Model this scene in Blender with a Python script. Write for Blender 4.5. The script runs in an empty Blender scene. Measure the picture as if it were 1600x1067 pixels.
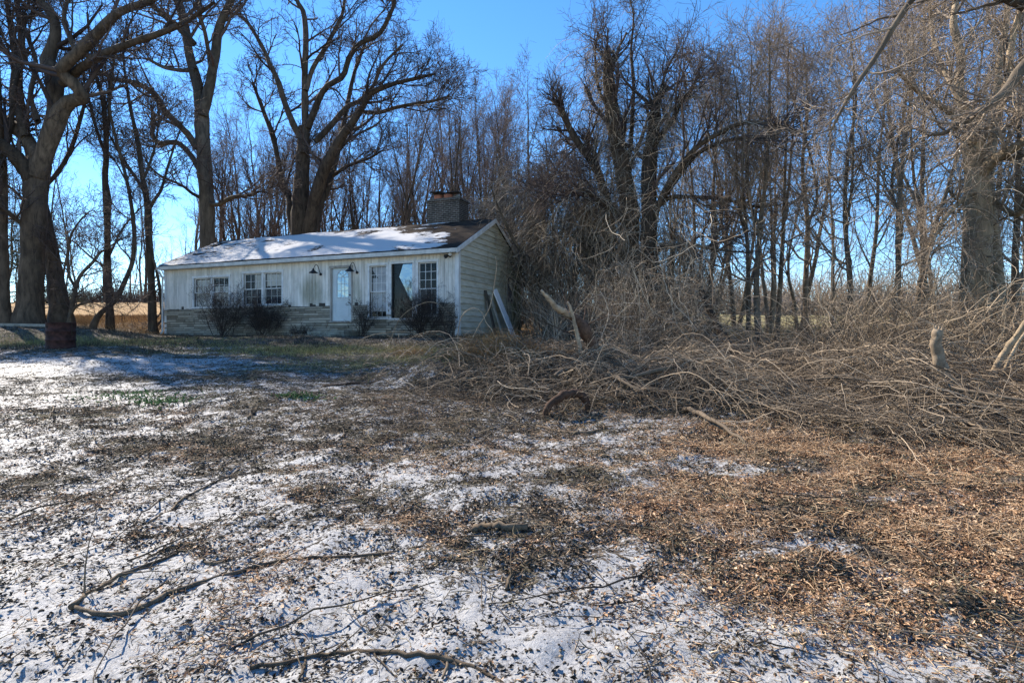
import bpy, math
import numpy as np
rng = np.random.default_rng(11)
C = bpy.context.scene.collection
CAMZ, FPX, CX, HY = 1.6, 900.0, 800.0, 523.0
U = rng.uniform

def P(px, py, Y):
    """point at depth Y seen in that direction"""
    return np.array([(px - CX) / FPX * Y, Y, CAMZ + (HY - py) / FPX * Y])

def sstep(a, b, x):
    t = np.clip((x - a) / (b - a), 0, 1)
    return t * t * (3 - 2 * t)

_tab = np.random.default_rng(5).random((256, 256))
def vnoise(x, y):
    x = np.asarray(x, float); y = np.asarray(y, float)
    xi = np.floor(x).astype(int); yi = np.floor(y).astype(int)
    fx = x - xi; fy = y - yi
    fx = fx * fx * (3 - 2 * fx); fy = fy * fy * (3 - 2 * fy)
    a = _tab[xi & 255, yi & 255]; b = _tab[(xi + 1) & 255, yi & 255]
    c = _tab[xi & 255, (yi + 1) & 255]; d = _tab[(xi + 1) & 255, (yi + 1) & 255]
    return (a * (1 - fx) + b * fx) * (1 - fy) + (c * (1 - fx) + d * fx) * fy - 0.5

def fbm(x, y, o=4):
    s = 0; a = 1.0
    for i in range(o):
        s = s + a * vnoise(x * 2 ** i + 17.3 * i, y * 2 ** i + 9.1 * i); a *= 0.55
    return s

# ------------------------------------------------------------------ materials
def new_mat(name):
    m = bpy.data.materials.new(name); m.use_nodes = True
    nt = m.node_tree; b = nt.nodes['Principled BSDF']
    b.inputs['Specular IOR Level'].default_value = 0.25
    return m, nt, b

def node(nt, typ, **kw):
    n = nt.nodes.new(typ)
    for k, v in kw.items():
        if k in n.inputs.keys(): n.inputs[k].default_value = v
        else: setattr(n, k, v)
    return n

def ramp(nt, fac, stops):
    r = nt.nodes.new('ShaderNodeValToRGB')
    el = r.color_ramp.elements
    while len(el) < len(stops): el.new(0.5)
    for e, (p, c) in zip(el, stops):
        e.position = p; e.color = (*c, 1) if len(c) == 3 else c
    nt.links.new(fac, r.inputs[0])
    return r.outputs[0]

def math_n(nt, op, a, b=None, clamp=False):
    n = nt.nodes.new('ShaderNodeMath'); n.operation = op; n.use_clamp = clamp
    for i, v in enumerate((a, b)):
        if v is None: continue
        if isinstance(v, (int, float)): n.inputs[i].default_value = v
        else: nt.links.new(v, n.inputs[i])
    return n.outputs[0]

def mix_c(nt, fac, a, b, mode='MIX'):
    n = nt.nodes.new('ShaderNodeMix'); n.data_type = 'RGBA'; n.blend_type = mode
    if isinstance(fac, (int, float)): n.inputs[0].default_value = fac
    else: nt.links.new(fac, n.inputs[0])
    for i, v in ((6, a), (7, b)):
        if isinstance(v, tuple): n.inputs[i].default_value = (*v, 1)
        else: nt.links.new(v, n.inputs[i])
    return n.outputs[2]

def coords(nt, scale=(1, 1, 1), kind='Object'):
    t = nt.nodes.new('ShaderNodeTexCoord'); mp = nt.nodes.new('ShaderNodeMapping')
    mp.inputs['Scale'].default_value = scale
    nt.links.new(t.outputs[kind], mp.inputs[0])
    return mp.outputs[0]

def noise(nt, vec, scale, detail=5, rough=0.6, dist=0.0):
    n = node(nt, 'ShaderNodeTexNoise', Scale=scale, Detail=detail, Roughness=rough, Distortion=dist)
    nt.links.new(vec, n.inputs['Vector']); return n.outputs['Fac']

def bump(nt, b, h, strength=0.5, dist=0.02):
    n = node(nt, 'ShaderNodeBump', Strength=strength, Distance=dist)
    nt.links.new(h, n.inputs['Height']); nt.links.new(n.outputs[0], b.inputs['Normal'])

def attr(nt, name):
    n = nt.nodes.new('ShaderNodeAttribute'); n.attribute_name = name
    return n.outputs['Fac']

def bark(name, dark, light, scale=6, bstr=0.7, bdist=0.03, zs=0.22, objrand=0.0):
    m, nt, b = new_mat(name)
    v = coords(nt, (1, 1, zs))
    n1 = noise(nt, v, scale, 6, 0.65, 0.6)
    n2 = noise(nt, coords(nt), 1.1, 3, 0.6)
    c = ramp(nt, n1, [(0.32, dark), (0.66, light)])
    c = mix_c(nt, ramp(nt, n2, [(0.4, (0, 0, 0)), (0.7, (0.5, 0.5, 0.5))]), c, tuple(x * 0.55 for x in dark))
    t = attr(nt, 'tint')
    c = mix_c(nt, 1.0, c, ramp(nt, t, [(0, (0.55, 0.53, 0.5)), (1, (1.25, 1.2, 1.12))]), 'MULTIPLY')
    if objrand:
        oi = nt.nodes.new('ShaderNodeObjectInfo')
        c = mix_c(nt, 1.0, c, ramp(nt, oi.outputs['Random'], [(0, (0.7, 0.7, 0.75)), (1, (1.15, 1.1, 1.0))]), 'MULTIPLY')
    nt.links.new(c, b.inputs['Base Color'])
    b.inputs['Roughness'].default_value = 0.9
    bump(nt, b, n1, bstr, bdist)
    return m

def strand_mat(name, stops, rough=0.85):
    m, nt, b = new_mat(name)
    t = attr(nt, 'tint')
    n = noise(nt, coords(nt), 9, 3, 0.6)
    f = math_n(nt, 'ADD', t, math_n(nt, 'MULTIPLY', math_n(nt, 'SUBTRACT', n, 0.5), 0.5))
    nt.links.new(ramp(nt, f, stops), b.inputs['Base Color'])
    b.inputs['Roughness'].default_value = rough
    return m

def plain(name, col, rough=0.6, var=0.15, scale=8, metal=0.0, bstr=0.15, zs=1.0):
    m, nt, b = new_mat(name)
    n = noise(nt, coords(nt, (1, 1, zs)), scale, 5, 0.6)
    c = ramp(nt, n, [(0.3, tuple(x * (1 - var) for x in col)), (0.7, tuple(min(1, x * (1 + var)) for x in col))])
    nt.links.new(c, b.inputs['Base Color'])
    b.inputs['Roughness'].default_value = rough; b.inputs['Metallic'].default_value = metal
    bump(nt, b, n, bstr, 0.01)
    return m

M = {}
M['bark_dark'] = bark('bark_dark', (0.036, 0.027, 0.02), (0.15, 0.11, 0.08), 7)
M['bark_mid'] = bark('bark_mid', (0.045, 0.037, 0.03), (0.16, 0.13, 0.10), 6)
M['bark_wood'] = bark('bark_wood', (0.05, 0.041, 0.034), (0.17, 0.137, 0.108), 6, objrand=1)
M['bark_grey'] = bark('bark_grey', (0.09, 0.072, 0.055), (0.26, 0.21, 0.16), 6)
M['bark_sunlit'] = bark('bark_sunlit', (0.19, 0.145, 0.098), (0.52, 0.41, 0.285), 5, 0.9)  # tan base puts the sunlight on the right-hand trunks into the colour
M['twig_dark'] = strand_mat('twig_dark', [(0, (0.035, 0.025, 0.022)), (1, (0.12, 0.085, 0.072))])
M['twig_wood'] = strand_mat('twig_wood', [(0, (0.055, 0.040, 0.037)), (1, (0.20, 0.145, 0.128))])
M['twig_sunlit'] = strand_mat('twig_sunlit', [(0, (0.10, 0.076, 0.058)), (1, (0.38, 0.30, 0.225))])  # twig colour brightened to read as sunlit on the right-hand trees
M['vine'] = strand_mat('vine', [(0, (0.045, 0.032, 0.022)), (0.5, (0.20, 0.15, 0.105)), (1, (0.56, 0.46, 0.34))])
M['brush'] = strand_mat('brush', [(0, (0.04, 0.029, 0.02)), (0.5, (0.16, 0.12, 0.082)), (0.8, (0.34, 0.26, 0.178)), (1, (0.48, 0.375, 0.265))])
M['shrub'] = strand_mat('shrub', [(0, (0.02, 0.015, 0.014)), (1, (0.10, 0.075, 0.062))])
M['straw'] = strand_mat('straw', [(0, (0.16, 0.085, 0.03)), (0.5, (0.34, 0.19, 0.075)), (1, (0.50, 0.34, 0.16))])
M['grass'] = strand_mat('grass', [(0, (0.08, 0.08, 0.025)), (0.5, (0.25, 0.235, 0.075)), (1, (0.48, 0.41, 0.19))])
M['matgrass'] = strand_mat('matgrass', [(0, (0.028, 0.022, 0.014)), (0.5, (0.10, 0.082, 0.05)), (0.8, (0.20, 0.165, 0.095)), (1, (0.36, 0.29, 0.18))])
M['strawlit'] = strand_mat('strawlit', [(0, (0.10, 0.055, 0.03)), (0.5, (0.38, 0.235, 0.13)), (1, (0.66, 0.49, 0.32))])
M['green'] = strand_mat('green', [(0, (0.03, 0.075, 0.02)), (1, (0.09, 0.19, 0.055))])
M['needle'] = strand_mat('needle', [(0, (0.012, 0.02, 0.010)), (1, (0.035, 0.05, 0.02))])
M['leaf'] = strand_mat('leaf', [(0, (0.06, 0.03, 0.017)), (0.3, (0.23, 0.125, 0.066)), (0.65, (0.46, 0.28, 0.155)), (1, (0.68, 0.50, 0.33))])
M['chip'] = strand_mat('chip', [(0, (0.022, 0.017, 0.013)), (0.5, (0.065, 0.05, 0.036)), (0.85, (0.14, 0.105, 0.072)), (1, (0.30, 0.23, 0.155))])
M['stick'] = bark('stick', (0.05, 0.037, 0.026), (0.22, 0.17, 0.12), 14, 0.6, 0.01, 1)
M['log_red'] = bark('log_red', (0.055, 0.03, 0.02), (0.17, 0.10, 0.068), 12, 0.6, 0.015, 1)
M['log_pale'] = bark('log_pale', (0.20, 0.15, 0.105), (0.50, 0.40, 0.295), 9, 0.5, 0.015, 1)

# ------------------------------------------------------------------ mesh helpers
class MB:
    """collects pieces and links them as one mesh"""
    def __init__(s): s.v = []; s.f3 = []; s.f4 = []; s.t = []; s.n = 0; s.poly = []
    def add(s, v, f4=None, f3=None, tint=None):
        v = np.asarray(v, float).reshape(-1, 3)
        if f4 is not None: s.f4.append(np.asarray(f4, int).reshape(-1, 4) + s.n)
        if f3 is not None: s.f3.append(np.asarray(f3, int).reshape(-1, 3) + s.n)
        s.v.append(v)
        if tint is None: tint = rng.random()
        s.t.append(np.broadcast_to(np.asarray(tint, float), (len(v),)))
        s.n += len(v)
        return s
    def box(s, a, b, tint=None):
        (x0, y0, z0), (x1, y1, z1) = a, b
        v = [(x0, y0, z0), (x1, y0, z0), (x1, y1, z0), (x0, y1, z0), (x0, y0, z1), (x1, y0, z1), (x1, y1, z1), (x0, y1, z1)]
        return s.add(v, [(0, 3, 2, 1), (4, 5, 6, 7), (0, 1, 5, 4), (1, 2, 6, 5), (2, 3, 7, 6), (3, 0, 4, 7)], tint=tint)
    def hexa(s, v, tint=None):
        return s.add(v, [(0, 3, 2, 1), (4, 5, 6, 7), (0, 1, 5, 4), (1, 2, 6, 5), (2, 3, 7, 6), (3, 0, 4, 7)], tint=tint)
    def prism(s, outline, d, tint=None):
        """outline: (n,3) planar points, extruded by the vector d"""
        o = np.asarray(outline, float); n = len(o); d = np.asarray(d, float)
        s.poly.append([s.n + i for i in range(n)]); s.poly.append([s.n + n + i for i in reversed(range(n))])
        return s.add(np.vstack([o, o + d]), [(i, i + n, (i + 1) % n + n, (i + 1) % n) for i in range(n)], tint=tint)
    def tube(s, pts, rad, sides=8, tint=None, cap=True):
        pts = np.asarray(pts, float); rad = np.broadcast_to(np.asarray(rad, float), (len(pts),)).copy()
        if cap:
            d0 = pts[1] - pts[0]; d1 = pts[-1] - pts[-2]
            d0 /= np.linalg.norm(d0) + 1e-9; d1 /= np.linalg.norm(d1) + 1e-9
            e = 1e-3
            pts = np.vstack([pts[:1] - d0 * e, pts, pts[-1:] + d1 * e])
            rad = np.concatenate([[rad[0] * 0.02], rad, [rad[-1] * 0.02]])
        return s.tubes(pts[None], rad[None], sides, tint)
    def tubes(s, pts, rad, sides=3, tint=None):
        B, N, _ = pts.shape
        if B == 0: return s
        tan = np.gradient(pts, axis=1)
        tan /= np.linalg.norm(tan, axis=2, keepdims=True) + 1e-9
        avg = tan.mean(1)
        ref = np.where(np.abs(avg[:, 2:3]) < 0.8, np.array([[0, 0, 1.0]]), np.array([[1.0, 0.2, 0]]))
        ref = np.repeat(ref[:, None, :], N, 1)
        n1 = ref - (ref * tan).sum(2, keepdims=True) * tan
        n1 /= np.linalg.norm(n1, axis=2, keepdims=True) + 1e-9
        n2 = np.cross(tan, n1)
        a = np.arange(sides) / sides * 2 * np.pi
        ring = n1[:, :, None, :] * np.cos(a)[None, None, :, None] + n2[:, :, None, :] * np.sin(a)[None, None, :, None]
        v = pts[:, :, None, :] + ring * rad[:, :, None, None]
        idx = np.arange(B * N * sides).reshape(B, N, sides)
        q = np.stack([idx[:, :-1], np.roll(idx, -1, 2)[:, :-1], np.roll(idx, -1, 2)[:, 1:], idx[:, 1:]], -1).reshape(-1, 4)
        if tint is None: tint = rng.random(B)
        tint = np.repeat(np.broadcast_to(tint, (B,)), N * sides)
        return s.add(v.reshape(-1, 3), q, tint=tint)
    def lathe(s, prof, o=(0, 0, 0), sides=20, tint=None):
        p = np.asarray(prof, float); N = len(p); a = np.arange(sides) / sides * 2 * np.pi
        v = np.stack([p[:, None, 0] * np.cos(a), p[:, None, 0] * np.sin(a), np.repeat(p[:, 1:2], sides, 1)], -1) + np.asarray(o)
        idx = np.arange(N * sides).reshape(N, sides)
        q = np.stack([idx[:-1], np.roll(idx, -1, 1)[:-1], np.roll(idx, -1, 1)[1:], idx[1:]], -1)
        return s.add(v.reshape(-1, 3), q.reshape(-1, 4), tint=tint)
    def mesh(s, name, smooth=False):
        me = bpy.data.meshes.new(name)
        v = np.vstack(s.v).astype(np.float32)
        f4 = np.vstack(s.f4) if s.f4 else np.zeros((0, 4), int)
        f3 = np.vstack(s.f3) if s.f3 else np.zeros((0, 3), int)
        pl = s.poly
        loops = np.concatenate([f4.ravel(), f3.ravel()] + [np.array(p) for p in pl]).astype(np.int32)
        cnt = np.concatenate([np.full(len(f4), 4), np.full(len(f3), 3), np.array([len(p) for p in pl], int)]).astype(np.int32)
        start = np.concatenate([[0], np.cumsum(cnt)[:-1]]).astype(np.int32)
        me.vertices.add(len(v)); me.vertices.foreach_set('co', v.ravel())
        me.loops.add(len(loops)); me.loops.foreach_set('vertex_index', loops)
        me.polygons.add(len(cnt)); me.polygons.foreach_set('loop_start', start); me.polygons.foreach_set('loop_total', cnt)
        me.polygons.foreach_set('use_smooth', np.full(len(cnt), smooth))
        at = me.attributes.new('tint', 'FLOAT', 'POINT')
        at.data.foreach_set('value', np.concatenate(s.t).astype(np.float32))
        me.update(calc_edges=True)
        return me
    def build(s, name, mat, parent=None, smooth=False):
        me = s.mesh(name, smooth); me.materials.append(mat)
        o = bpy.data.objects.new(name, me); C.objects.link(o)
        if parent is not None: o.parent = parent
        return o

def empty(name, loc=(0, 0, 0), rz=0.0):
    o = bpy.data.objects.new(name, None); C.objects.link(o)
    o.empty_display_size = 0.2
    o.location = loc; o.rotation_euler = (0, 0, rz)
    return o

def tag(o, label=None, cat=None, group=None, kind=None):
    if label: o['label'] = label
    if cat: o['category'] = cat
    if group: o['group'] = group
    if kind: o['kind'] = kind
    return o

def dup(root, loc, rz, sc, label=None):
    r = root.copy(); C.objects.link(r)
    r.location = loc; r.rotation_euler = (0, 0, rz); r.scale = sc
    if label: r['label'] = label
    for ch in list(root.children):
        c = ch.copy(); C.objects.link(c); c.parent = r
    return r

# ------------------------------------------------------------------ terrain
HL = np.array([-15.06, 25.0]); HA = math.radians(-22.2)        # front left corner of the house, its heading
HUX = np.array([math.cos(HA), math.sin(HA)]); HUY = np.array([-math.sin(HA), math.cos(HA)])
HLEN, HDEP, HBASE = 14.3, 5.8, 1.50
PILE = np.array([(-4.6, 10.6), (-2.0, 9.4), (0.4, 7.5), (2.1, 7.8), (3.3, 6.8), (4.0, 6.15), (5.1, 5.8), (9.0, 5.2)])

def ground(X, Y):
    X = np.asarray(X, float); Y = np.asarray(Y, float)
    g = np.interp(Y, [-30, 0, 5, 10, 15, 19, 22, 25, 30, 40, 60, 100, 125, 200, 900],
                  [-1.2, 0, .32, .72, 1.12, 1.38, 1.47, 1.58, 1.95, 2.8, 4.3, 7.2, 8.3, 8.6, 8.6])
    far = np.maximum(g - 1.9, 0)
    r = sstep(0.0, 0.45, X / np.maximum(np.abs(Y), 3))
    g = g - far * 0.42 * r
    g = g + 0.42 * sstep(-12.5, -16.5, X) * sstep(18.2, 22, Y) * (1 - sstep(28, 40, Y))
    g = g - 0.55 * sstep(2.5, 8, X) * sstep(11, 17, Y) * (1 - sstep(32, 60, Y))
    # level ground about the house
    dx, dy = X - HL[0], Y - HL[1]
    lx = dx * HUX[0] + dy * HUX[1]; ly = dx * HUY[0] + dy * HUY[1]
    d = np.hypot(np.maximum(np.maximum(-lx, lx - HLEN), 0), np.maximum(np.maximum(-ly, ly - HDEP), 0))
    w = np.exp(-(d / 2.2) ** 2)
    g = g * (1 - w) + (HBASE + 0.03) * w
    # brush pile mound
    yf = np.interp(X, PILE[:, 0], PILE[:, 1])
    q = Y - yf
    m = sstep(-0.1, 1.3, q) * (1 - sstep(2.5, 6.5, q)) * sstep(-4.5, -0.5, X)
    g = g + m * (0.16 + 0.55 * fbm(X * 0.8, Y * 0.8, 2))
    near = 1 - sstep(20, 60, Y)
    g = g + near * (0.10 * fbm(X * 0.45 + 3, Y * 0.45, 3) + 0.035 * fbm(X * 2.2, Y * 2.2 + 7, 3))
    # small clods and banks of raked litter in the yard
    for cx, cy, rx, ry, h in CLODS:
        g = g + h * np.exp(-(((X - cx) / rx) ** 2 + ((Y - cy) / ry) ** 2))
    return g
CLODS = []
def G(px, py):
    """ground point under a photo direction (march along the ray)"""
    Y = np.linspace(1.6, 140, 6000)
    X = (px - CX) / FPX * Y; Z = CAMZ + (HY - py) / FPX * Y
    k = np.argmax(Z < ground(X, Y))
    return np.array([X[k], Y[k], ground(X[k], Y[k])])
_cl = []
for px, py, rx, ry, h in ((1265, 892, .26, .12, .10), (1490, 945, .2, .13, .07), (1130, 775, .3, .2, .09), (1400, 752, .3, .14, .07),
                          (560, 640, .5, .3, .10), (980, 740, .4, .2, .05), (760, 770, .5, .2, .06), (1240, 800, .4, .2, .06)):
    p = G(px, py); _cl.append((p[0], p[1], rx, ry, h))
CLODS = _cl

# snow cover: patches by place on the ground (x, y, radius x, radius y, weight)
def patch(px, py, rx, ry, w):
    p = G(px, py); return (p[0], p[1], rx, ry, w)
SNOW = [patch(*a) for a in (
    (60, 575, 3.5, .8, .85), (200, 560, 3.2, .6, .75), (330, 545, 2.5, .35, .55), (60, 625, 2.2, .5, .8), (180, 605, 1.6, .3, .5), (20, 690, 1.0, .7, .65),
    (220, 650, 1.4, .25, .4), (295, 613, .9, .16, .7), (430, 566, 1.2, .25, .5), (160, 800, 1.2, .6, .35), (60, 900, 1.2, .7, .75), (300, 1000, 1.4, .5, .65),
    (120, 990, .9, .5, .7), (650, 1000, 1.0, .35, .55), (500, 930, .8, .35, .45), (800, 950, .7, .3, .30), (1180, 1010, .8, .25, .60), (1330, 960, .6, .18, .5),
    (1000, 1030, 1.0, .2, .5), (1500, 1040, .6, .12, .55), (1100, 720, .5, .25, .75), (1180, 735, .5, .18, .6), (1040, 655, .5, .25, .6), (960, 800, .5, .2, .35), (1290, 845, .25, .12, .45),
    (1030, 900, .4, .2, .35), (1560, 800, .4, .2, .5), (480, 740, 1.2, .35, .35), (700, 760, .9, .25, .45), (250, 760, 1.2, .3, .25), (860, 690, .9, .25, .4), (1340, 905, .35, .14, .55), (1080, 940, .5, .18, .45),
    (690, 640, .8, .25, .35), (930, 660, .6, .2, .35))]
BARE = [patch(*a) for a in (
    (1350, 720, 1.3, .6, .8), (1500, 740, 1.0, .6, .8), (1200, 690, .6, .35, .6), (1450, 860, .6, .3, .7), (1150, 800, .6, .3, .6), (1300, 800, .6, .25, .6),
    (1420, 820, .6, .25, .6), (1530, 880, .4, .25, .8), (450, 640, 2.0, .6, .10), (550, 560, 4, 1.5, .5), (300, 590, 1.8, .3, .55), (120, 650, 1.4, .3, .4),
    (330, 700, 1.5, .5, .35), (1230, 890, .35, .12, .8), (1480, 945, .3, .12, .7), (90, 535, 8, 1.5, .9), (1000, 590, 3, 2, .5), (1400, 620, 3, 2, .8))]
LEAFY = [patch(*a) for a in (
    (1350, 720, 1.6, .8, 1.1), (1520, 750, 1.2, .9, 1.2), (1180, 690, .7, .4, .8), (1450, 860, .7, .4, .9), (1150, 800, .8, .4, .8), (1320, 810, .8, .4, .8), (1560, 930, .5, .3, .9),
    (1060, 780, .6, .35, .4), (940, 850, .5, .2, .25), (1250, 930, .6, .3, .4), (1450, 1000, .6, .2, .4), (1040, 700, .5, .3, .25))]
GREEN = [patch(*a) for a in ((560, 548, 3.5, .8, 1), (640, 560, 2.5, .8, .8), (200, 610, .9, .22, .7), (60, 655, 1.2, .25, .5), (400, 575, 2, .3, .5), (480, 545, 2.5, .4, .8), (880, 560, 2.5, .8, .4), (290, 600, 1.5, .3, .3))]
def field_sum(L, X, Y):
    s = 0
    for cx, cy, rx, ry, w in L:
        s = s + w * np.exp(-(((X - cx) / rx) ** 2 + ((Y - cy) / ry) ** 2))
    return s
def cover(X, Y):
    base = 0.53 - 0.06 * sstep(9, 13, Y) * sstep(-9, -3, X) - 0.20 * sstep(12.5, 17, Y) - 0.5 * sstep(19, 26, Y)
    c = base + 0.62 * field_sum(SNOW, X, Y) - 0.62 * field_sum(BARE, X, Y) + 0.30 * fbm(X * 1.0, Y * 1.6, 4) + 0.16 * fbm(X * 3.1 + 2, Y * 4.0, 2) + 0.26 * fbm(X * 5.2 + 8, Y * 6.5, 2)
    yf = np.interp(X, PILE[:, 0], PILE[:, 1])
    c = c - 0.28 * sstep(0, 1.5, Y - yf) * sstep(-4, -1, X)
    return .43 + .34 * np.tanh((c - .43) / .42)
def leafy(X, Y):
    return np.clip(0.03 + 0.75 * field_sum(LEAFY, X, Y) * np.clip(.75 + 1.3 * fbm(X * 1.9 + 2, Y * 3.2, 3), .05, 1.3) + 0.15 * fbm(X * 1.5, Y * 1.5, 2), 0, 1)
def greeny(X, Y):
    return np.clip(field_sum(GREEN, X, Y), 0, 1)

def steps(spans):
    out = [spans[0][0]]
    for a, b, s0, s1 in spans:
        x = a
        while x < b - 1e-6:
            t = (x - a) / (b - a); x = min(b, x + s0 * (s1 / s0) ** t); out.append(x)
    return np.array(out)
ys = steps([(-12, 1.2, 2.5, 0.3), (1.2, 2.0, 0.2, 0.04), (2.0, 6.0, 0.026, 0.045), (6, 14, 0.045, 0.10), (14, 32, 0.12, 0.4), (32, 130, 0.5, 4), (130, 900, 6, 120)])
xp = steps([(0, 3.4, 0.03, 0.04), (3.4, 9, 0.04, 0.2), (9, 26, 0.2, 0.5), (26, 120, 0.6, 8), (120, 700, 10, 120)])
xs = np.concatenate([-xp[:0:-1], xp])
GX, GY = np.meshgrid(xs, ys)
gz = ground(GX, GY)
cov = cover(GX, GY)
nearw = (1 - sstep(7, 13, GY)) * (GY > 1.5)
gz = gz + nearw * (0.030 * fbm(GX * 6, GY * 6, 3) + 0.014 * vnoise(GX * 19, GY * 19) + 0.010 * np.clip(-(cov - .5), -.3, .6))
gb = MB()
idx = np.arange(GX.size).reshape(GX.shape)
gb.add(np.stack([GX, GY, gz], -1), np.stack([idx[:-1, :-1], idx[:-1, 1:], idx[1:, 1:], idx[1:, :-1]], -1))

def mat_ground():
    m, nt, b = new_mat('ground_mix')
    v = coords(nt)
    snow = attr(nt, 'snow'); leaf = attr(nt, 'leafy'); green = attr(nt, 'greeny'); fieldm = attr(nt, 'fieldm')
    nA = noise(nt, v, 5.5, 8, 0.72, 0.3)
    nB = noise(nt, v, 30, 6, 0.75, 0.5)
    nC = noise(nt, v, 1.6, 4, 0.6)
    n = math_n(nt, 'ADD', math_n(nt, 'MULTIPLY', nA, 0.5), math_n(nt, 'MULTIPLY', nB, 0.5))
    s = math_n(nt, 'ADD', math_n(nt, 'MULTIPLY', math_n(nt, 'SUBTRACT', n, 0.5), 3.6), snow)
    sf = node(nt, 'ShaderNodeMapRange'); sf.inputs['From Min'].default_value = 0.44; sf.inputs['From Max'].default_value = 0.55
    nt.links.new(s, sf.inputs['Value']); sf = sf.outputs[0]
    vor = node(nt, 'ShaderNodeTexVoronoi', Scale=55.0); nt.links.new(v, vor.inputs['Vector'])
    sep = nt.nodes.new('ShaderNodeSeparateColor'); nt.links.new(vor.outputs['Color'], sep.inputs[0])
    litter = ramp(nt, sep.outputs[0], [(0, (0.022, 0.019, 0.015)), (0.45, (0.068, 0.057, 0.044)), (0.8, (0.13, 0.108, 0.082)), (1, (0.23, 0.195, 0.15))])
    leaves = ramp(nt, sep.outputs[1], [(0, (0.05, 0.025, 0.013)), (0.4, (0.20, 0.10, 0.05)), (0.8, (0.38, 0.21, 0.11)), (1, (0.54, 0.36, 0.22))])
    col = mix_c(nt, math_n(nt, 'MULTIPLY', leaf, math_n(nt, 'ADD', nC, 0.4), True), litter, leaves)
    grass = ramp(nt, nB, [(0.3, (0.04, 0.045, 0.016)), (0.55, (0.14, 0.15, 0.045)), (0.75, (0.30, 0.27, 0.12))])
    col = mix_c(nt, math_n(nt, 'MULTIPLY', green, 0.85), col, grass)
    fcol = ramp(nt, noise(nt, coords(nt, (0.5, 2.0, 1)), 0.5, 7, 0.7), [(0.3, (0.20, 0.11, 0.038)), (0.55, (0.36, 0.215, 0.08)), (0.75, (0.46, 0.31, 0.13))])
    rcol = ramp(nt, noise(nt, coords(nt, (0.5, 2.0, 1)), 0.3, 7, 0.7), [(0.3, (0.14, 0.12, 0.05)), (0.55, (0.28, 0.23, 0.10)), (0.75, (0.42, 0.33, 0.16))])
    fc = mix_c(nt, attr(nt, 'fright'), fcol, rcol)
    col = mix_c(nt, fieldm, col, fc)
    nS = noise(nt, v, 60, 4, 0.6)
    scol = ramp(nt, nS, [(0.25, (0.24, 0.239, 0.24)), (0.65, (0.42, 0.416, 0.415))])
    col = mix_c(nt, sf, col, scol)
    nt.links.new(col, b.inputs['Base Color'])
    rg = math_n(nt, 'SUBTRACT', 0.95, math_n(nt, 'MULTIPLY', sf, 0.35)); nt.links.new(rg, b.inputs['Roughness'])
    h = math_n(nt, 'ADD', math_n(nt, 'MULTIPLY', n, 0.9), math_n(nt, 'MULTIPLY', math_n(nt, 'SUBTRACT', 1.0, sf), math_n(nt, 'MULTIPLY', vor.outputs['Distance'], -0.6)))
    bump(nt, b, h, 0.8, 0.035)
    return m
go = gb.build('ground', mat_ground(), smooth=True); tag(go, kind='structure')
def setattr_pt(me, name, val):
    a = me.attributes.new(name, 'FLOAT', 'POINT'); a.data.foreach_set('value', np.asarray(val, np.float32).ravel())
setattr_pt(go.data, 'snow', np.clip(cov, -1, 1.5)); setattr_pt(go.data, 'leafy', leafy(GX, GY)); setattr_pt(go.data, 'greeny', greeny(GX, GY))
_fr = sstep(0.0, 0.2, GX / np.maximum(GY, 3))
setattr_pt(go.data, 'fieldm', sstep(25, 30, GY + 2.0 * fbm(GX * .5, GY * .5, 2) - 3 * sstep(4, 8, GX))); setattr_pt(go.data, 'fright', _fr)

# ------------------------------------------------------------------ house
exec_house = True
house = empty('cottage', (HL[0], HL[1], HBASE), HA)
tag(house, 'abandoned single storey cottage with snow on its roof and stone veneer below white boards', 'house')
def hs(px): return 36 + 10 * (px - 258) / 458.0
def hx(px):
    s = hs(px); return ((px - CX) / s - HL[0]) / HUX[0]
def hz(px, py): return CAMZ + (HY - py) / hs(px) - HBASE
EAVE = 3.02; RIDGE = 4.60; WTOP = 2.95; WAIN = 1.21

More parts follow.
